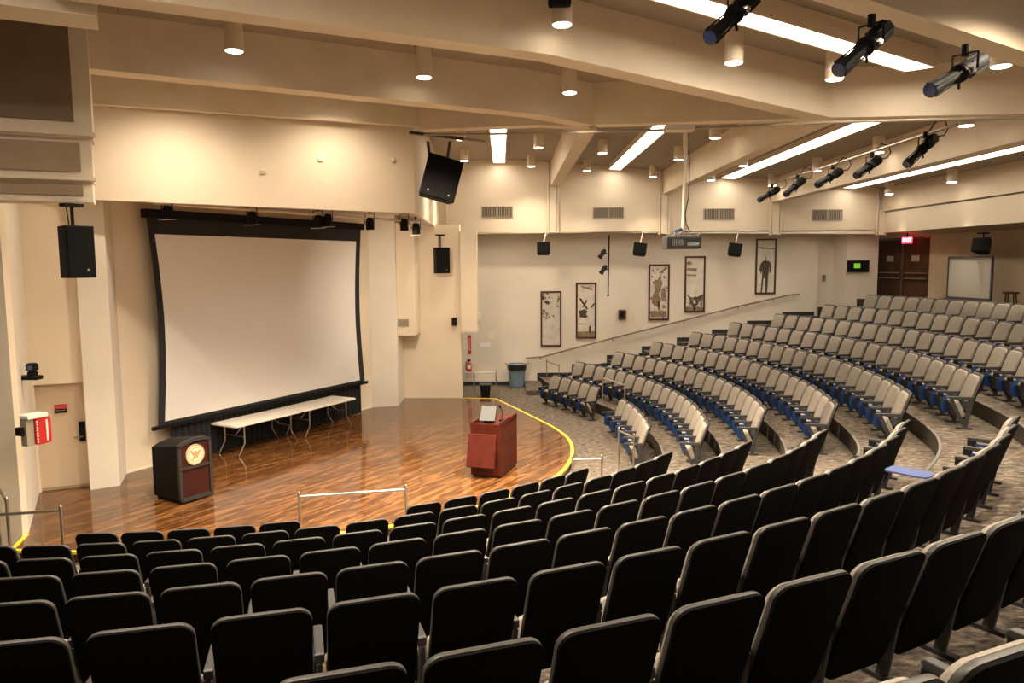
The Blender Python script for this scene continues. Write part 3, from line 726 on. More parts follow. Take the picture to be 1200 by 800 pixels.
rw(bm, -1.5, sd[0]-.02, ZR, H+1.3); rw(bm, sd[3]+.02, 20, ZR, H+1.3); rw(bm, sd[0]-.02, sd[3]+.02, DT, H+1.3)
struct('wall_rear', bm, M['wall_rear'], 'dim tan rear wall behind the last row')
for i, (s0, s1) in enumerate(((sd[0], sd[1]), (sd[2], sd[3]))):
    bm = NB(); rw(bm, s0, s1, ZR, DT, -.03, .05)
    d = struct('door_%d' % (i+2), bm, M['wood_dark'], ('left', 'right')[i]+' leaf of the dark brown double doors at the rear', 'door')
    bm = NB()
    for z in (ZR+.95, ZR+1.12): rw(bm, s0+.08, s1-.1, z, z+.03, .02, .04)
    struct('push_bar', bm, M['bronze'], '', parent=d)
    c = (s0+s1)/2+.05*(1-2*i)
    bm = NB(); rw(bm, c-.22, c+.18, ZR+1.50, ZR+1.68, -.018, .01)
    o = obj('paper_notice', bm, M['grille']); tag(o, 'paper notice taped to the %s brown rear door' % ('left', 'right')[i], 'notice')
bm = NB(); rw(bm, sd[1], sd[2], ZR, DT, .0, .06); rw(bm, sd[0]-.02, sd[3]+.02, DT-.01, DT+.05, .01, .06)
struct('trim_40', bm, M['frame'], 'dark frame around the rear double doors', 'door frame')
# rear header with sloping bottom
RA, RB2 = Vector((11.86, 24.3)), Vector((11.95, 8.0)); rd = RB2-RA
bm = NB()
zA0, zB0 = H+.93, H+.86; zA1, zB1 = H+1.55, H+1.60
n = Vector((-rd.y, rd.x)).normalized()*.15
if n.x < 0: n = -n
quadbox(bm, [(RA.x, RA.y, zA0), (RB2.x, RB2.y, zB0), (RB2.x+n.x, RB2.y+n.y, zB0), (RA.x+n.x, RA.y+n.y, zA0)], [(RA.x, RA.y, zA1), (RB2.x, RB2.y, zB1), (RB2.x+n.x, RB2.y+n.y, zB1), (RA.x+n.x, RA.y+n.y, zA1)])
struct('wall_rear_header', bm, M['wall'], 'beige header wall above the rear aisle')
bm = NB(); e1 = D1+du*1.0
quadbox(bm, [(RA.x+.05, RA.y+1.3, zA0+.0), (RB2.x+.05, RB2.y, zB0+.02), (e1.x+.3, e1.y-3, H+.78), (D0.x+.3, D0.y+1, H+.78)],
            [(RA.x+.05, RA.y+1.3, zA0+.1), (RB2.x+.05, RB2.y, zB0+.12), (e1.x+.3, e1.y-3, H+.9), (D0.x+.3, D0.y+1, H+.9)])
struct('ceiling_rear', bm, M['panel_mid'], 'low tan soffit over the rear aisle', 'ceiling')
# EXIT sign
q = onl(1063, 281.5, D0-dnr*.35, D1-dnr*.35); an = math.atan2(-1, .35)
ex_ = thing('exit_sign', 'glowing red exit sign above the rear double doors', 'sign', q, -.55)
bm = NB(); box(bm, -.14, .14, -.03, .03, -.09, .09); obj('housing', bm, M['exit'], ex_, bevel=.006)
lettering('EXIT', .17, M['exit_letter'], ex_, (0, -.034, 0), (PI/2, 0, 0), (.7, 1, 1))
bm = NB(); box(bm, -.02, .02, -.02, .02, .09, .26); obj('bracket', bm, M['black'], ex_)
# whiteboard on stand
wb = thing('whiteboard', 'rolling whiteboard in a grey frame before the rear wall', 'whiteboard', (11.9, 20.6, ZR)); z0, z1 = .52, 1.60
def wl(u, z, d=0): return Vector((.1*u-d, -1.72*u, z))
bm = NB(); quadbox(bm, [wl(0, z0), wl(1, z0), wl(1, z0, -.03), wl(0, z0, -.03)], [wl(0, z1), wl(1, z1), wl(1, z1, -.03), wl(0, z1, -.03)]); obj('board', bm, M['screen_grey'], wb)
bm = NB()
bar(bm, wl(0, z0), wl(1, z0), .05, .05); bar(bm, wl(0, z1), wl(1, z1), .05, .04); bar(bm, wl(0, z0), wl(0, z1), .04, .04); bar(bm, wl(1, z0), wl(1, z1), .05, .05)
obj('frame', bm, M['edge'], wb)
bm = NB(); bar(bm, wl(0, z0-.03, .05), wl(1, z0-.03, .05), .10, .03); obj('pen_tray', bm, M['edge'], wb)
for u in (.03, .97):
    bm = NB(); bar(bm, wl(u, z0), wl(u, .05), .05, .05); bar(bm, wl(u, .03, .3), wl(u, .03, -.3), .05, .05); obj('leg', bm, M['edge'], wb)
# wooden chair back sliver, stool
q = onz(1185, 342, ZR+.74)
st = thing('bar_stool', 'dark round wooden stool near the rear wall at right', 'stool', (q.x, q.y, ZR))
bm = NB(); lathe(bm, [(.16, .70), (.18, .715), (.18, .735), (.165, .745)], 20); obj('seat', bm, M['wood_dark'], st)
for a in range(4):
    c, s = math.cos(a*PI/2+.5), math.sin(a*PI/2+.5); bm = NB(); tube(bm, [(c*.11, s*.11, .71), (c*.19, s*.19, 0)], .018, 8); obj('leg', bm, M['wood_dark'], st)
bm = NB(); tube(bm, [(math.cos(k*PI/6)*.15, math.sin(k*PI/6)*.15, .3) for k in range(13)], .01, 6); obj('foot_ring', bm, M['wood_dark'], st)

# ------------------------------------------------------------------ speakers
def speaker(name, label, loc, rz, w, h, d, tilt=0, narrow=.6, mount=.3, roll=0, logo=True, two=False):
    t = thing(name, label, 'speaker', loc, rz)
    R = Matrix.Rotation(roll, 4, 'Y') @ Matrix.Rotation(tilt, 4, 'X')
    prof = [(-w/2, 0), (w/2, 0), (w/2*narrow, d), (-w/2*narrow, d)]
    bm = NB(); prism(bm, prof, lambda a, b, z: R @ Vector((a, b, z)), -h/2, h/2); obj('cabinet', bm, M['black'], t, bevel=.012)
    bm = NB(); box(bm, -w/2+.02, w/2-.02, -.014, 0, -h/2+.02, h/2-.02, R); obj('grille', bm, M['cable'], t)
    if logo:
        bm = NB()
        for x in ((-w*.28, w*.30) if two else (w*.2,)):
            bm.faces.new([bm.verts.new(R @ Vector((x+a*.022, -.016, -h/2+.10+b*.03))) for a, b in ((-1, -.6), (-.3, -.2), (.3, -.2), (1, -.6), (0, .8))])
        obj('badge', bm, M['grille'], t)
    if mount:
        bm = NB(); tube(bm, [R @ Vector((0, d*.45, h/2)), Vector((0, d*.45, h/2+mount))], .022, 8)
        tube(bm, [R @ Vector((-w*.2, d*.3, h/2)), Vector((-.07, d*.45, h/2+mount))], .008, 6)
        box(bm, -.12, .12, d*.45-.07, d*.45+.07, h/2+mount-.04, h/2+mount); obj('mount', bm, M['black'], t)
    return t
q = ony(95, 295, 9.6)
speaker('hanging_speaker', 'black loudspeaker hanging under the panelled bulkhead at left', q, .98, .36, .66, .36, narrow=.55, mount=.28)
q = ony(519.5, 305, 21.0)
speaker('hanging_speaker', 'black loudspeaker hanging at the end corner of the header', q, .55, .42, .72, .38, narrow=.55, mount=.36)
q = ony(517.5, 208, 13.4)
speaker('cluster_speaker', 'wide tilted black loudspeaker hung from the pipe at centre', q, .22, .64, .74, .32, tilt=-.05, roll=.27, narrow=.85, mount=0, two=True)
for i, (px, py, rr) in enumerate(((637, 290, .0), (750, 291, .12), (861.5, 291.5, .14))):
    q = ony(px, py, 23.9)
    t = speaker('surround_speaker', 'small black speaker under the gallery header, %s from the stage' % ordinal(i+1), q, -.15*i, .42, .38, .25, tilt=-.25, roll=rr, narrow=.8, mount=0, logo=False)
    bm = NB(); tube(bm, [(0, .12, .15), (.1, .25, H+1.03-q.z)], .02, 6); tube(bm, [(.1, .25, H+1.02-q.z), (.55, .3, H+1.02-q.z)], .015, 6); obj('bracket', bm, M['can'], t)
q = ony(1149, 286, 19.3)
t = speaker('surround_speaker', 'black speaker under the rear soffit above the whiteboard', q, -.9, .42, .36, .34, tilt=-.3, narrow=.6, mount=.12, logo=False)

# pipe with two spotlights on gallery
q0, q1 = ony(713, 277, 24.2), ony(711.5, 346, 24.2)
tp = thing('vertical_pipe', 'slim black vertical pipe carrying two small spotlights', 'pipe', (q0.x, 24.2, q1.z))
bm = NB(); tube(bm, [(0, 0, 0), (.02, 0, q0.z-q1.z+.05)], .024, 10); obj('pole', bm, M['black'], tp, smooth=True)
bm = NB(); lathe(bm, [(.035, -.03), (.035, .02)], 10); obj('end_cap', bm, M['black'], tp)
for px, py, lb, dx in ((706, 297, 'upper small spotlight clamped on the black vertical pipe', -.6), (707.5, 315.5, 'lower small spotlight clamped on the black vertical pipe', -.35)):
    q = ony(px, py, 24.05); t = thing('pipe_spotlight', lb, 'spotlight', q)
    bm = NB(); tube(bm, [(.08, .08, .10), (.02, .02, .03), (-.04, -.03, -.05), (-.09, -.06, -.12)], [.06, .085, .06, .085], 12); obj('barrel', bm, M['black'], t, smooth=True)
    bm = NB(); tube(bm, [(.05, .05, 0), (.16, .14, .0)], .02, 8); obj('clamp', bm, M['black'], t)

# bottle holder (red) on left return wall
q = onl(30, 500, P1, P2); sn = Vector(((P2-P1).y, -(P2-P1).x)).normalized()
if sn.x < 0: sn = -sn
q = onl(42, 503, P1+sn*.23, P2+sn*.23)
hb = thing('cup_dispenser', 'red and white dispenser on the narrow return wall by the door', 'dispenser', q, math.atan2((P2-P1).y, (P2-P1).x)-.9)
bm = NB(); prism(bm, rrect(-.06, .16, -.20, .17, .03, .03), lambda a, b, d: Vector((a, d, b)), -.09, .06); obj('red_case', bm, M['red'], hb, bevel=.006)
bm = NB(); prism(bm, rrect(-.17, .12, .17, .23, .03, .01), lambda a, b, d: Vector((a, d, b)), -.10, .07); obj('cap', bm, M['white'], hb, bevel=.006)
bm = NB(); box(bm, -.17, -.065, -.06, .06, -.20, .17); obj('side_plate', bm, M['grille'], hb)
bm = NB(); box(bm, .085, .11, -.094, -.088, -.16, .13)
for i in range(8): box(bm, -.05, -.03, -.094, -.088, -.17+i*.04, -.15+i*.04)
obj('lettering', bm, M['white'], hb)
bm = NB(); box(bm, -.22, -.15, -.02, .10, -.05, .06); obj('bracket', bm, M['black'], hb)
# camera on bracket
q = onl(36, 440, P1+sn*.12, P2+sn*.12)
cm = thing('bracket_camera', 'small black camera on a shelf bracket high on the left wall', 'camera', q, 0)
bm = NB(); box(bm, -.22, .14, -.08, .08, -.06, .0); obj('shelf', bm, M['black'], cm, bevel=.01)
bm = NB(); box(bm, -.22, -.19, -.08, .08, -.10, .08); obj('wall_plate', bm, M['black'], cm)
bm = NB(); lathe(bm, [(.07, 0), (.075, .05), (.05, .07), (.085, .09), (.085, .17), (.06, .19)], 16, Matrix.Translation((.03, 0, 0))); obj('camera_head', bm, M['black'], cm, smooth=True)
bm = NB(); tube(bm, [(.05, -.07, .13), (.06, -.11, .13)], .035, 12); obj('lens', bm, M['glass_dark'], cm)

# ------------------------------------------------------------------ ceiling
bm = NB(); xs = [-14, .5, 4, 8, 12.2, 20]
for a, b in zip(xs, xs[1:]):
    quadbox(bm, [(a, -6, zd(a)), (b, -6, zd(b)), (b, 27, zd(b)), (a, 27, zd(a))], [(a, -6, zd(a)+.1), (b, -6, zd(b)+.1), (b, 27, zd(b)+.1), (a, 27, zd(a)+.1)])
struct('ceiling', bm, M['deck'], 'tan grooved board ceiling deck', 'ceiling')
def beam(A, B, w, label, D=.73, side=1):
    A, B = Vector(A), Vector(B); d = (B-A).normalized(); n = Vector((-d.y, d.x))*w*side
    bm = NB()
    cuts = [A]
    if A.x < .5 < B.x: cuts.append(A.lerp(B, (.5-A.x)/(B.x-A.x)))
    cuts.append(B); ring = []
    for p in cuts:
        z0, z1 = zd(p.x)-D, zd(p.x)+.03
        ring.append([bm.verts.new(c) for c in ((p.x, p.y, z0), (p.x+n.x, p.y+n.y, z0), (p.x+n.x, p.y+n.y, z1), (p.x, p.y, z1))])
    for a, b in zip(ring, ring[1:]):
        for k in range(4): bm.faces.new((a[k], a[(k+1) % 4], b[(k+1) % 4], b[k]))
    bm.faces.new(ring[0][::-1]); bm.faces.new(ring[-1])
    return struct('ceiling_beam', bm, M['beam'], label, 'beam')
dA_ = Vector((8.38, 4.15)).normalized()
JA = Vector((4.88, 11.76)); JB = Vector((1.48, 13.85))
beam(Vector((-3.52, 7.58))-dA_*.8, JA, .34, 'long diagonal ceiling beam crossing the middle of the hall')
dB_ = (JB-Vector((-5.47, 10.07))).normalized()
beam(Vector((-5.47, 10.07))-dB_*.2, JB, .34, 'diagonal ceiling beam next in front of the stage header')
beam(Vector((-6.95, 12.45)), Vector((-1.75, 14.72)), .14, 'shallow ceiling beam lying against the stage header', D=.66)
beam(Vector((-1.75, 14.69)), JB+Vector((-.05, .25)), .30, 'short ceiling beam joining the header corner to the beam junction', D=.73)
XB = Vector((8.6, 9.78)); beam(JB, JA, .30, 'ceiling beam linking the two beam junctions', side=1)
beam(JA, XB, .30, 'ceiling beam running from the right junction to the right edge')
beam(Vector((3.23, 7.03))-dA_*5, Vector((3.23, 7.03))+dA_*6, .29, 'nearest diagonal ceiling beam at the upper right corner')
for i, (x, y0, x1) in enumerate(((1.30, 14.25, 1.26), (4.83, 12.0, 4.83), (8.16, 10.3, 8.24), (11.9, 8.5, 11.80))):
    beam(Vector((x, y0)), Vector((x1, YF+.05)), .30, 'ceiling beam ending over the %s header pilaster from the stage' % ordinal(i+1), side=-1, D=.73 if i else .76)
# left bulkhead
def bulk(px, y, z0, z1, m_, inset, zi, label, k):
    e = ony(px, 100, y); R_ = Vector((e.x, e.y)); L_ = R_-dA_*5
    n = Vector((-dA_.y, dA_.x))
    bm = NB(); wallseg(bm, L_+n*.04, R_+n*.04, z0, z1, .5, 1)
    o = struct('trim_%d' % k, bm, M['wall'], label, 'bulkhead')
    bm = NB(); wallseg(bm, L_, R_-dA_*inset, zi, z1-.05, .05, 1); struct('acoustic_panel', bm, M[m_], '', parent=o)
    return R_
pB = bulk(105, 9.75, ony(105, 162.5, 9.75).z, zd(0), 'panel_brown', .20, ony(90, 141, 9.6).z, 'beige framed brown acoustic bulkhead, topmost and largest', 50)
pB2 = bulk(102.5, 9.80, ony(103, 212.5, 9.80).z, ony(105, 162.5, 9.75).z, 'panel_mid', .13, ony(92, 201, 9.7).z, 'beige framed acoustic bulkhead, middle of the three', 51)
pB3 = bulk(101, 9.85, ony(101, 237, 9.85).z, ony(103, 212.5, 9.80).z, 'panel_mid', .11, ony(92, 229, 9.8).z, 'beige framed acoustic bulkhead, lowest of the three', 52)
# its thin ledges
bm = NB()
for R_, z in ((pB, ony(105, 157, 9.75).z), (pB2, ony(103, 209, 9.8).z)):
    L_ = R_-dA_*5; wallseg(bm, L_-Vector((-.2, .4))*.12, R_-Vector((-.2, .4))*.12+dA_*.03, z-.035, z+.01, .12, 1)
struct('trim_53', bm, M['wall'], 'thin beige ledges along the bulkhead panels', 'ledge')
e = ony(113, 19, 7.75); R_ = Vector((e.x, e.y)); 
bm = NB(); wallseg(bm, R_-dA_*3, R_, e.z, zd(0), .5, 1, e.z, zd(0)); struct('trim_54', bm, M['wall'], 'beige bulkhead end at the upper left corner', 'bulkhead')

# thin pipe under junction beams
pp = [ony(492, 158, 14.2), ony(560, 157.2, 14.05), ony(670, 155.5, 13.4), ony(800, 151.5, 12.6), ony(965, 143.5, 11.4), ony(1200, 137.5, 10.3)]
bm = NB(); tube(bm, pp, .022, 10); o = obj('lighting_pipe', bm, M['grille'], smooth=True); tag(o, 'long thin beige pipe slung beneath the ceiling beams at centre', 'pipe')
for i, (px, py, Y) in enumerate(((515, 158, 14.1), (540, 161, 14.3))):
    a = ony(px-35, py-3, Y); b = ony(px+28, py+5, Y+.4)
    bm = NB(); bar(bm, a, b, .06, .05); tag(obj('pipe_bracket', bm, M['grille' if i else 'steel_dark']), ('dark', 'grey')[i]+' slanting bracket over the central loudspeaker', 'bracket')
a = ony(500, 166, 13.7); b = ony(504, 190, 13.45); c_ = ony(526, 166, 13.8); d_ = ony(523, 192, 13.5)
o = [k for k in bpy.data.objects if k.name == 'cluster_speaker'][0]
bm = NB(); bar(bm, a-o.location, b-o.location, .05, .03); bar(bm, c_-o.location, d_-o.location, .05, .03)
k = obj('hanger_strap', bm, M['steel_dark'], o); k.matrix_parent_inverse = Matrix.Rotation(-.28, 4, 'Z')
# flat ballast box at pipe
q = ony(796, 150.5, 12.4)
bm = NB(); box(bm, q.x-.23, q.x+.23, q.y-.12, q.y+.12, q.z-.045, q.z+.045); tag(obj('junction_box', bm, M['wall_pale'], bevel=.006), 'flat cream box on the pipe above the projector pole', 'junction box')

# ------------------------------------------------------------------ projector
Yq = 12.5
q = ony(799, 284.5, Yq)
pr = thing('ceiling_projector', 'grey projector hanging from a long ceiling pole at centre', 'projector', q)
bm = NB(); box(bm, -.28, .28, -.18, .22, -.10, .10); obj('body', bm, M['steel_dark'], pr, bevel=.02)
bm = NB()
for i in range(7): box(bm, -.20+i*.03, -.185+i*.03, -.19, -.18, -.05, .05)
box(bm, .05, .24, -.19, -.18, -.05, .0); obj('rear_panel', bm, M['led'], pr)
bm = NB(); bar(bm, (-.25, 0, .13), (.27, 0, .12), .05, .02); bar(bm, (-.1, .1, .10), (.1, .1, .24), .03, .02); bar(bm, (.12, -.05, .10), (.02, .05, .26), .03, .02); bar(bm, (.2, .1, .1), (.34, .05, .17), .03, .02); bar(bm, (-.2, -.1, .1), (-.02, 0, .2), .03, .02)
obj('mounting_frame', bm, M['led'], pr)
bm = NB(); bar(bm, (-.12, 0, .18), (.0, .0, .22), .06, .05); obj('blue_cable_bundle', bm, M['blue_light'], pr)
zt = ony(803, 153, Yq).z-q.z; xt = ony(804, 153, Yq).x-q.x; xb = ony(801, 270, Yq).x-q.x
bm = NB(); tube(bm, [(xb, 0, .2), (xt, 0, zt)], .034, 12); tube(bm, [(xt, 0, zt-.28), (xt, 0, zt)], .05, 12); obj('pole', bm, M['can'], pr, smooth=True)
bm = NB(); P_ = [ony(*c, Yq-.05)-q for c in ((807, 156), (808, 190), (807, 230), (803, 250), (804, 262), (808, 271), (806, 275))]
tube(bm, P_, .008, 6); obj('cable', bm, M['cable'], pr, smooth=True)

# ------------------------------------------------------------------ lamps
def spot(loc, energy, ang=84, blend=.85, col=(1, .83, .61), size=.09):
    L = bpy.data.lights.new('can_lamp', 'SPOT'); L.energy = energy; L.spot_size = math.radians(ang); L.spot_blend = blend; L.color = col; L.shadow_soft_size = size
    o = bpy.data.objects.new('can_lamp', L); C.objects.link(o); o.location = loc; return o
can_xy = [(-3.82, 10.79, 'in front of the left end of the header'), (-5.27, 12.0, 'leftmost, half hidden by a diagonal beam'), (-1.37, 12.34, 'before the middle of the header'), (-2.97, 13.35, 'small visible, above the header middle'),
  (.65, 9.7, 'at the top centre of the view'), (1.02, 13.3, 'just left of the beam junction'), (3.09, 10.74, 'below the left end of the long light trough'), (4.66, 11.15, 'beside the beam corner at right'), (6.28, 9.94, 'peeking from behind the nearest beam'),
  (-1.33, 22.0, 'behind the central loudspeaker'), (-1.18, 18.32, 'half hidden above the central loudspeaker'), (.71, 19.55, 'nearer one left of the first roof beam'), (.62, 23.26, 'farther one left of the first roof beam'),
  (2.31, 23.31, 'second bay from the stage, far left one'), (2.34, 19.6, 'second bay from the stage, near left one'), (4.35, 23.48, 'second bay from the stage, far right one'), (4.31, 19.73, 'second bay from the stage, middle right one'), (4.34, 16.33, 'second bay from the stage, nearest right one'),
  (6.06, 23.2, 'third bay, farther one behind the roof beam'), (6.02, 19.86, 'third bay, nearer one behind the roof beam'), (7.94, 23.25, 'third bay, farthest right one'), (7.88, 19.74, 'third bay, second farthest right one'), (7.89, 16.49, 'third bay, third farthest right one'), (7.9, 13.37, 'third bay, nearest right one'),
  (11.42, 23.08, 'last bay, farther one'), (11.41, 19.8, 'last bay, nearer one')]
proto = None
EN = [150]*26
def make_can():
    t = thing('can_light', '', 'ceiling light')
    bm = NB(); lathe(bm, [(.12, 0), (.122, .02), (.12, .33)], 28); obj('housing', bm, M['can'], t, smooth=True)
    bm = NB(); lathe(bm, [(.105, -.006), (.11, .0)], 28); obj('lens', bm, M['lamp'], t)
    bm = NB(); lathe(bm, [(.135, .315), (.135, .335)], 28); obj('ceiling_plate', bm, M['edge'], t)
    return t
for i, (x, y, lb) in enumerate(can_xy):
    if proto is None: proto = t = make_can(); kids = list(proto.children)
    else:
        t = proto.copy(); C.objects.link(t)
        for ch in kids:
            c = ch.copy(); C.objects.link(c); c.parent = t
    hid = (x, y) in ((-5.27, 12.0), (-2.97, 13.35)); near = y < 15 and not hid
    zl = zd(x)-.33
    if near: x, y, zl = x*.955, y*.955, H+(zl-H)*.955
    t.location = (x, y, zl); tag(t, 'beige cylinder light, '+lb, 'ceiling light', 'beige cylinder ceiling lights')
    if near: t.scale.z = (zd(x)-zl)/.335
    if hid: spot((x, y, zl-.02), 310 if x < -4 else 185, 158, 1.0)
    elif near and x < 1.2: spot((x, y, zl-.02), 1050 if x < -3 else 3500, 112, 1.0)
    elif x < 1.2: spot((x, y, zl-.02), 300, 116, 1.0)
    elif near: spot((x, y, zl-.02), 380, 90, 1.0)
    else: spot((x, y, zl-.02), 180, 60 if x > 11 else 84, .85)
# unseen cans added as fill over the seats, beyond the picture's top edge
for x, y in ((9.5, 7.0), (6.6, 5.6), (11.4, 16.3), (11.4, 12.5), (3.4, 4.2), (-.6, 5.6), (-2.9, 4.6), (.2, 2.0), (8.3, 8.3), (10, 11), (5.2, 7), (7.6, 4.6), (-8.3, 8.6)):
    t = proto.copy(); C.objects.link(t)
    for ch in kids:
        c = ch.copy(); C.objects.link(c); c.parent = t
    t.location = (x, y, zd(x)-.33); tag(t, 'added unseen fill light, beige cylinder over the near seats', 'ceiling light', 'beige cylinder ceiling lights')
    spot((x, y, zd(x)-.35), (620 if x < 5.5 else 240) if y < 9 else 380, 166 if y < 9 else 84, 1.0)
# fluorescent troughs
def trough(C4, label, power, ns=4, zoff=.1):
    """C4: four plan corners, long side 0-1 and 3-2"""
    P = [Vector(c) for c in C4]; cx = sum(p.x for p in P)/4; cy = sum(p.y for p in P)/4
    t = thing('light_trough', label, 'ceiling light', (cx, cy, zd(cx)-zoff))
    def L(p, dz): return Vector((p.x-cx, p.y-cy, zd(p.x)-zd(cx)+dz))
    for k in range(ns):
        a, b = k/ns+.006, (k+1)/ns-.006
        q = [P[0].lerp(P[1], a), P[0].lerp(P[1], b), P[3].lerp(P[2], b), P[3].lerp(P[2], a)]
        bm = NB(); quadbox(bm, [L(p, 0) for p in q], [L(p, .02) for p in q]); obj('diffuser', bm, M['tube'], t)
    bm = NB(); quadbox(bm, [L(p, .022) for p in P], [L(p, zoff+.01) for p in P]); obj('housing', bm, M['beam'], t)
    bm = NB()
    for a, b in ((0, 1), (1, 2), (2, 3), (3, 0)): 
        A_, B_ = L(P[a], .04), L(P[b], .04); bar(bm, A_, B_, .035, .12)
    obj('frame', bm, M['beam'], t)
M['tube_near'] = M['tube']
trough([(1.5, 8.82), (5.49, 10.82), (5.75, 10.5), (1.76, 8.5)], 'long recessed fluorescent trough at the upper right', 130, 4, .22)
M['tube'] = M['tube_far']
trough([(-.5, 18.0), (-.55, 24.1), (-.18, 24.1), (-.08, 18.0)], 'short bright fluorescent strip in the first bay behind the speaker', 60)
trough([(3.08, 16.5), (3.08, 24.1), (3.45, 24.1), (3.47, 16.5)], 'fluorescent strip in the second bay from the stage', 90)
trough([(6.60, 13.5), (6.60, 24.1), (7.02, 24.1), (7.02, 13.5)], 'fluorescent strip in the third bay from the stage', 110)
trough([(10.40, 11), (10.45, 24.1), (10.8, 24.1), (10.75, 11)], 'fluorescent strip in the last bay, seen edge on', 110)

M['tube'] = mat('added_fill_diffuser', (1, 1, 1), .5, emit=(1, .88, .71), es=20)  # unseen fill troughs, added to brighten faces turned to the camera
trough([(-5.5, 4.2), (-1.2, 6.2), (-1.05, 5.9), (-5.35, 3.9)], 'added unseen fill trough over the near rows, above the view', 130, 4, .22)
trough([(-1.0, -.3), (3.0, 1.7), (3.15, 1.4), (-.85, -.6)], 'added unseen fill trough over the last near rows, above the view', 130, 4, .22)
trough([(4.4, 1.2), (8.4, 3.2), (8.55, 2.9), (4.55, .9)], 'added unseen fill trough over the right near rows, outside the view', 130, 4, .22)
# ------------------------------------------------------------------ ellipsoidal spotlights
def ers(tail, tip, s, label, cable=True):
    """barrel from tail (lamp housing) to tip (lens)"""
    tail, tip = Vector(tail), Vector(tip); d = tip-tail; L = d.length; t = thing('profile_spotlight', label, 'spotlight', tail)
    R = d.to_track_quat('Z', 'Y').to_matrix().to_4x4()
    bm = NB(); lathe(bm, [(.055*s, 0), (.075*s, .03*L), (.078*s, .30*L), (.068*s, .42*L), (.085*s, .44*L), (.085*s, .48*L), (.055*s, .49*L)], 16, R); obj('lamp_housing', bm, M['black'], t, smooth=True)
    bm = NB(); lathe(bm, [(.050*s, .46*L), (.050*s, .84*L), (.062*s, .86*L), (.066*s, L)], 16, R)
    for k in range(4):
        a = k*PI/2+.4; c, s_ = math.cos(a), math.sin(a)
        bar(bm, R @ Vector((c*.058*s, s_*.058*s, .5*L)), R @ Vector((c*.07*s, s_*.07*s, .98*L)), .014, .012)
    obj('lens_tube', bm, M['black'], t)
    bm = NB(); lathe(bm, [(.058*s, L), (.05*s, L+.003)], 16, R); obj('lens', bm, M['glass_dark'], t)
    bm = NB()
    for k in range(8):
        a = k*PI/4; c, s_ = math.cos(a), math.sin(a)
        bar(bm, R @ Vector((c*.079*s, s_*.079*s, .04*L)), R @ Vector((c*.082*s, s_*.082*s, .3*L)), .010, .018)
    bar(bm, R @ Vector((-.10*s, 0, .46*L)), R @ Vector((.10*s, 0, .46*L)), .05, .02); bar(bm, R @ Vector((0, .0, .46*L)), R @ Vector((0, -.13*s, .52*L)), .02, .015)
    obj('cooling_fins', bm, M['black'], t)
    bm = NB(); tube(bm, [R @ Vector((-.115*s, 0, .40*L)), R @ Vector((.115*s, 0, .40*L))], .028*s, 10); obj('tilt_knob', bm, M['led'] if not cable else M['black'], t)
    side = d.cross(Vector((0, 0, 1))).normalized(); mid = d*.36; up = Vector((0, 0, .15*s))
    bm = NB()
    for k in (-1, 1): bar(bm, mid+side*k*.115*s, mid+side*k*.115*s+up, .03, .008)
    bar(bm, mid+side*-.115*s+up, mid+side*.115*s+up, .03, .008); obj('yoke', bm, M['black'], t)
    bm = NB(); lathe(bm, [(.035*s, -.02), (.035*s, .08*s)], 10, Matrix.Translation(mid+up)); obj('clamp', bm, M['black'], t)
    if cable:
        bm = NB(); a = d*-.0; sd_ = Vector((1, 0, 0))
        tube(bm, [Vector((0, 0, 0))+sd_*.02, sd_*.14*s+Vector((0, 0, .02)), sd_*.20*s+Vector((0, 0, .12*s)), sd_*.15*s+Vector((0, 0, .24*s)), sd_*.02+Vector((0, 0, .27*s)), mid+up], .011, 6); obj('cable', bm, M['cable'], t, smooth=True)
    return t
for i, (a, b) in enumerate((((884, -6, 6.9), (832, 44, 6.5)), ((1040, 32, 6.9), (983, 82, 6.5)), ((1152, 70, 7.3), (1090, 106, 6.9)))):
    p, q = ony(*a), ony(*b)
    t = ers(p, q, 1.0, 'large black profile spotlight at upper right, %s of three from the left' % ordinal(i+1), False)
for i, (a, b, Y) in enumerate((((913, 221, 21.5), (889, 235, 21.3), 0), ((942, 210, 19.0), (920, 228, 18.7), 0), ((986, 200, 16.8), (957, 217, 16.5), 0), ((1031, 186, 15.0), (1003, 206, 14.7), 0), ((1096, 160, 12.9), (1062, 193, 12.6), 0))):
    p, q = ony(*a), ony(*b)
    ers(p, q, 1.05, 'black profile spotlight on the right pipe, %s from the far end' % ordinal(i+1))
pp = [ony(912, 212, 22.5), ony(950, 201, 19.0), ony(1020, 178.5, 15.0), ony(1083, 158, 12.9), ony(1122, 146, 11.9)]
bm = NB(); tube(bm, pp, .025, 8); tag(obj('lighting_pipe', bm, M['grille'], smooth=True), 'beige pipe along the third roof beam holding five spotlights', 'pipe')
a, b = ony(800, -60, 6.8), ony(1260, 75, 7.3)
bm = NB(); tube(bm, [Vector((1.2, 5.4, a.z)), Vector((4.9, 7.2, a.z-.35))], .025, 8)
bm.free()
q = ony(655, 1, 9.0)
t = thing('small_spotlight', 'black spotlight fragment above the top centre cylinder light', 'spotlight', q)
bm = NB(); tube(bm, [(-.1, 0, -.02), (.12, .1, .02)], .06, 12); obj('barrel', bm, M['black'], t)
bm = NB(); tube(bm, [(.0, .02, .0), (.02, .05, .35)], .015, 8); obj('yoke', bm, M['black'], t)

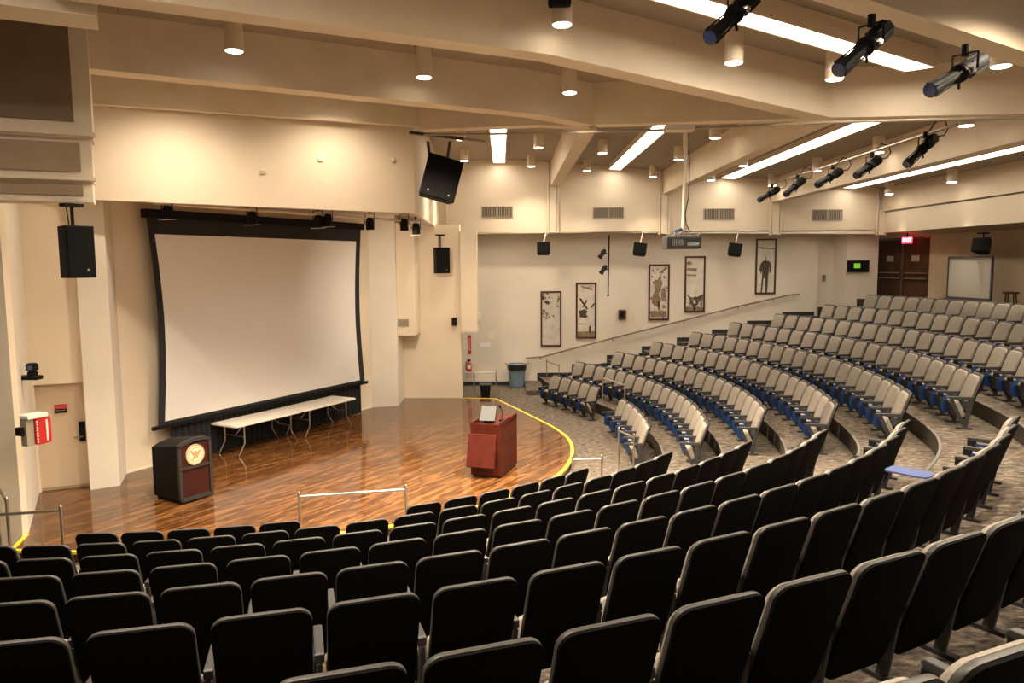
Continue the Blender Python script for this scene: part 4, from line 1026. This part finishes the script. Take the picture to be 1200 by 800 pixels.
# stage pars behind header
def par(px, py, Y, label):
    q = ony(px, py, Y); t = thing('stage_spotlight', label, 'spotlight', q)
    bm = NB(); tube(bm, [(0, .02, .13), (0, .0, .05), (.01, -.02, -.09)], [.07, .085, .085], 14); obj('barrel', bm, M['black'], t, smooth=True)
    bm = NB(); quadbox(bm, [(-.11, -.13, -.115), (.13, -.10, -.105), (.12, .10, -.095), (-.10, .08, -.105)], [(-.11, -.13, -.11), (.13, -.10, -.10), (.12, .10, -.09), (-.10, .08, -.10)]); obj('reflector_flap', bm, M['white'], t)
    bm = NB()
    for s in (-1, 1): bar(bm, (s*.10, 0, .02), (s*.09, .0, .23), .03, .012)
    bar(bm, (-.09, 0, .23), (.09, 0, .23), .03, .012); bar(bm, (0, 0, .23), (0, 0, .30), .04, .04); obj('yoke', bm, M['black'], t)
def aim(loc, tgt, e, ang):
    o = spot(loc, e, ang, 1.0, size=.06); o.name = 'stage_lamp'; d = Vector(tgt)-Vector(loc); o.rotation_euler = d.to_track_quat('-Z', 'Y').to_euler()
fdir = (FB-FA).normalized(); fn = Vector((-fdir.y, fdir.x))
for i, (px, py) in enumerate(((196, 250.5), (295.5, 257), (373, 261), (384, 259.5), (433.5, 263.5), (473.5, 264.5), (487.5, 269.5))):
    off_ = .55 if i < 6 else 1.2
    p = onl(px, py, FA+fn*off_, FB+fn*off_)
    if i >= 5: aim(p+Vector((.02, -.05, -.16)), (-2.7-.8*(6-i), 21.6, 2.2), 130, 80)
    par(px, py, p.y, 'black stage spotlight under the header, %s from the left' % ordinal(i+1))
p0 = onl(180, 238, FA+fn*.55, FB+fn*.55); p1 = onl(492, 260, FA+fn*.55, FB+fn*.55)
bm = NB(); tube(bm, [p0, p1], .022, 8); tag(obj('lighting_pipe', bm, M['beam'], smooth=True), 'tan pipe beneath the stage soffit carrying the stage spotlights', 'pipe')

# ------------------------------------------------------------------ auditorium seats
SH = .84
def lean(z): return (SH-z)*.33
def sfn(x, z, d): return Vector((x, d+lean(z)+.20*x*x, z))
OUT = rrect(-.243, .243, .27, SH, .075, .05)
def inset(P, k, cx=0, cz=.555): return [(cx+(p[0]-cx)*(1-k/.25), cz+(p[1]-cz)*(1-k/.28)) for p in P]
seat_parts = []
def make_seat():
    t = thing('auditorium_seat', '', 'seat')
    shell = [(x*(1-.10*max(0, .5-z)), z) for x, z in rrect(-.243, .243, .13, SH-.004, .075, .08)]
    bm = NB(); prism(bm, shell, sfn, -.030, -.006); obj('back_shell', bm, M['black_shell'], t, bevel=.007, smooth=True)
    bm = NB(); prism(bm, OUT, sfn, -.012, .022); obj('edge_trim', bm, M['edge'], t, bevel=.010, smooth=True)
    bm = NB(); prism(bm, rrect(-.216, .216, .41, SH-.028, .085, .03), sfn, .018, .070); obj('back_cushion', bm, M['fabric'], t, bevel=.020, smooth=True)
    # tipped-up seat leaning forward: shell underneath, cushion on top
    def pf(x, z, d): return Vector((x, .27+z*.42+d*.92, .19+z*.92-d*.40))
    pan = [(-.225, -.02), (.225, -.02), (.235, .17)]+[(.235*math.cos(a), .17+.08*math.sin(a)) for a in [PI*k/10 for k in range(1, 10)]]+[(-.235, .17)]
    bm = NB(); prism(bm, pan, pf, .030, .055); obj('seat_shell', bm, M['steel_dark'], t, bevel=.008, smooth=True)
    bm = NB(); prism(bm, [(x*.97, z+(.012 if z > .15 else 0)) for x, z in pan], pf, -.055, .031); obj('seat_cushion', bm, M['fabric'], t, bevel=.024, smooth=True)
    return t
def add_side(t, s):
    x = s*.275
    bm = NB()
    P = [(.15, .458), (.22, .455), (.44, .465), (.50, .475), (.515, .49), (.50, .507), (.17, .510), (.15, .505)]
    prism(bm, P, lambda a, b, d: Vector((x+d, a, b)), -.025, .025); obj('armrest', bm, M['arm'], t, bevel=.007)
    bm = NB(); bar(bm, (x, .17, .46), (x, .25, .0), .024, .065, (0, 1, 0)); bar(bm, (x, .45, .47), (x, .27, .08), .024, .05, (0, 1, 0)); bar(bm, (x, .14, .014), (x, .36, .014), .05, .028); obj('leg', bm, M['steel_dark'], t)
def add_tablet(t, s):
    x = s*.252
    bm = NB(); prism(bm, rrect(.27, .45, .17, .44, .03, .06), lambda a, b, d: Vector((x+d, a, b)), -.007, .007); obj('folding_tablet', bm, M['blue'], t)
    bm = NB(); box(bm, x-.012, x+.03, .42, .50, .41, .475); obj('tablet_hinge', bm, M['black'], t)
base = make_seat(); add_side(base, 1); add_tablet(base, 1)
endp = make_seat(); add_side(endp, 1); add_side(endp, -1); add_tablet(endp, 1)
bk, ek = list(base.children), list(endp.children)
def put_seat(P, z, rz, end, label, group):
    src, kids_ = (endp, ek) if end else (base, bk)
    r = src.copy(); C.objects.link(r); r.location = (P.x, P.y, z); r.rotation_euler = (0, 0, rz)
    r['label'] = label; r['group'] = group
    for ch in kids_:
        c = ch.copy(); C.objects.link(c); c.parent = r
    return r
q8 = onz(1248, 786, FL[7]+SH); T8 = math.atan2(q8.x-NC.x, NC.y-q8.y)
count = 0
# near block: row -> (start angle, first index, last index, pitch)
NROW = {0: (.046, 0, 4, .5335), 100: (.4799, 0, 5, .5451), 1: (.0519, -1, 15, .5545), 2: (.1051, -1, 16, .5569), 3: (.1844, -1, 16, .5579), 4: (.2129, -1, 17, .5354+.0075), 5: (.2455, -1, 16, .5600), 6: (.3375, -1, 16, .5492), 7: (T8, -3, 8, .55)}
for key, (t0, i0, i1, p) in NROW.items():
    k = key % 100; n = 0; lst = []
    for i in range(i0, i1+1):
        t = t0+i*p/rN[k]
        P = n_pt(k, t)
        if P.x**2+P.y**2 < .8: continue
        px, py = pj((P.x, P.y, FL[k]+SH))
        if py > 880 or px < -75 or px > 1330: continue
        lst.append((t, P))
    for j, (t, P) in enumerate(lst):
        part = {0: 'left front group', 100: 'right front group'}.get(key)
        lb = 'dark backed seat seen from behind, %s from the left in the ' % ordinal(j+1)
        lb += part if part else '%s near row' % ordinal(k+1)
        # tangent angle incl. slight flattening at the far end
        put_seat(P, FL[k], t, j == 0, lb, 'near seats seen from behind'); count += 1
RROW = {0: (1.8918, 0, 4, .5441), 100: (1.5205-.0, -1, 4, .5497), 1: (1.4291, -1, 15, .5581), 2: (1.3925, 0, 16, .5594), 3: (1.3246, 0, 18, .5594), 4: (1.2985, 0, 19, .5591), 5: (1.3069, 0, 19, .561), 6: (1.3767, -3, 17, .5527), 7: (1.515, -2, 12, .5434), 8: (1.6037, -2, 9, .5155)}
for key, (t0, i0, i1, p) in RROW.items():
    k = key % 100
    for j, i in enumerate(range(i1, i0-1, -1)):
        t = t0+i*p/rR[k]; P = r_pt(k, t)
        lb = 'grey seat facing the stage, %s from the far wall in the ' % ordinal(j+1)
        lb += {0: 'five seat front group', 100: 'six seat front group'}.get(key) or '%s far row' % ordinal(k+1)
        end = (i == i0)
        put_seat(P, FL[k], t, end, lb, 'far seats facing the stage'); count += 1
for s in (base, endp):
    for ch in list(s.children): bpy.data.objects.remove(ch)
    bpy.data.objects.remove(s)
print('SEATS', count)
# an opened tablet on one near seat
q = onz(1066, 553, FL[5]+.53)
v_ = Vector((q.x, q.y))-NC; an = math.atan2(v_.x, -v_.y)
tb = thing('open_writing_tablet', 'pale blue writing tablet left open above the sixth near row', 'tablet arm', q, an)
bm = NB(); prism(bm, rrect(-.13, .13, -.20, .20, .06, .06), lambda a, b, d: Vector((a, b, d)), -.008, .008); obj('tablet_board', bm, M['blue_light'], tb)
bm = NB(); bar(bm, (.11, -.22, -.03), (.13, .05, -.02), .04, .03); obj('tablet_hinge', bm, M['black'], tb)

# ------------------------------------------------------------------ world, camera
w = bpy.data.worlds.new('World'); bpy.context.scene.world = w; w.use_nodes = True
w.node_tree.nodes['Background'].inputs[0].default_value = (1, .86, .68, 1); w.node_tree.nodes['Background'].inputs[1].default_value = .10
cam = bpy.data.cameras.new('Camera'); co = bpy.data.objects.new('Camera', cam); C.objects.link(co)
cam.sensor_width = 36; cam.lens = F_PX/1200*36; cam.clip_start = .05; cam.clip_end = 200
co.matrix_world = Matrix.Translation((0, 0, H)) @ Matrix.Rotation(PI/2-PITCH, 4, 'X') @ Matrix.Rotation(ROLL, 4, 'Z')
bpy.context.scene.camera = co
vs = bpy.context.scene.view_settings
vs.view_transform = 'Standard'; vs.look = 'None'; vs.exposure = 1.1; vs.gamma = 1.08
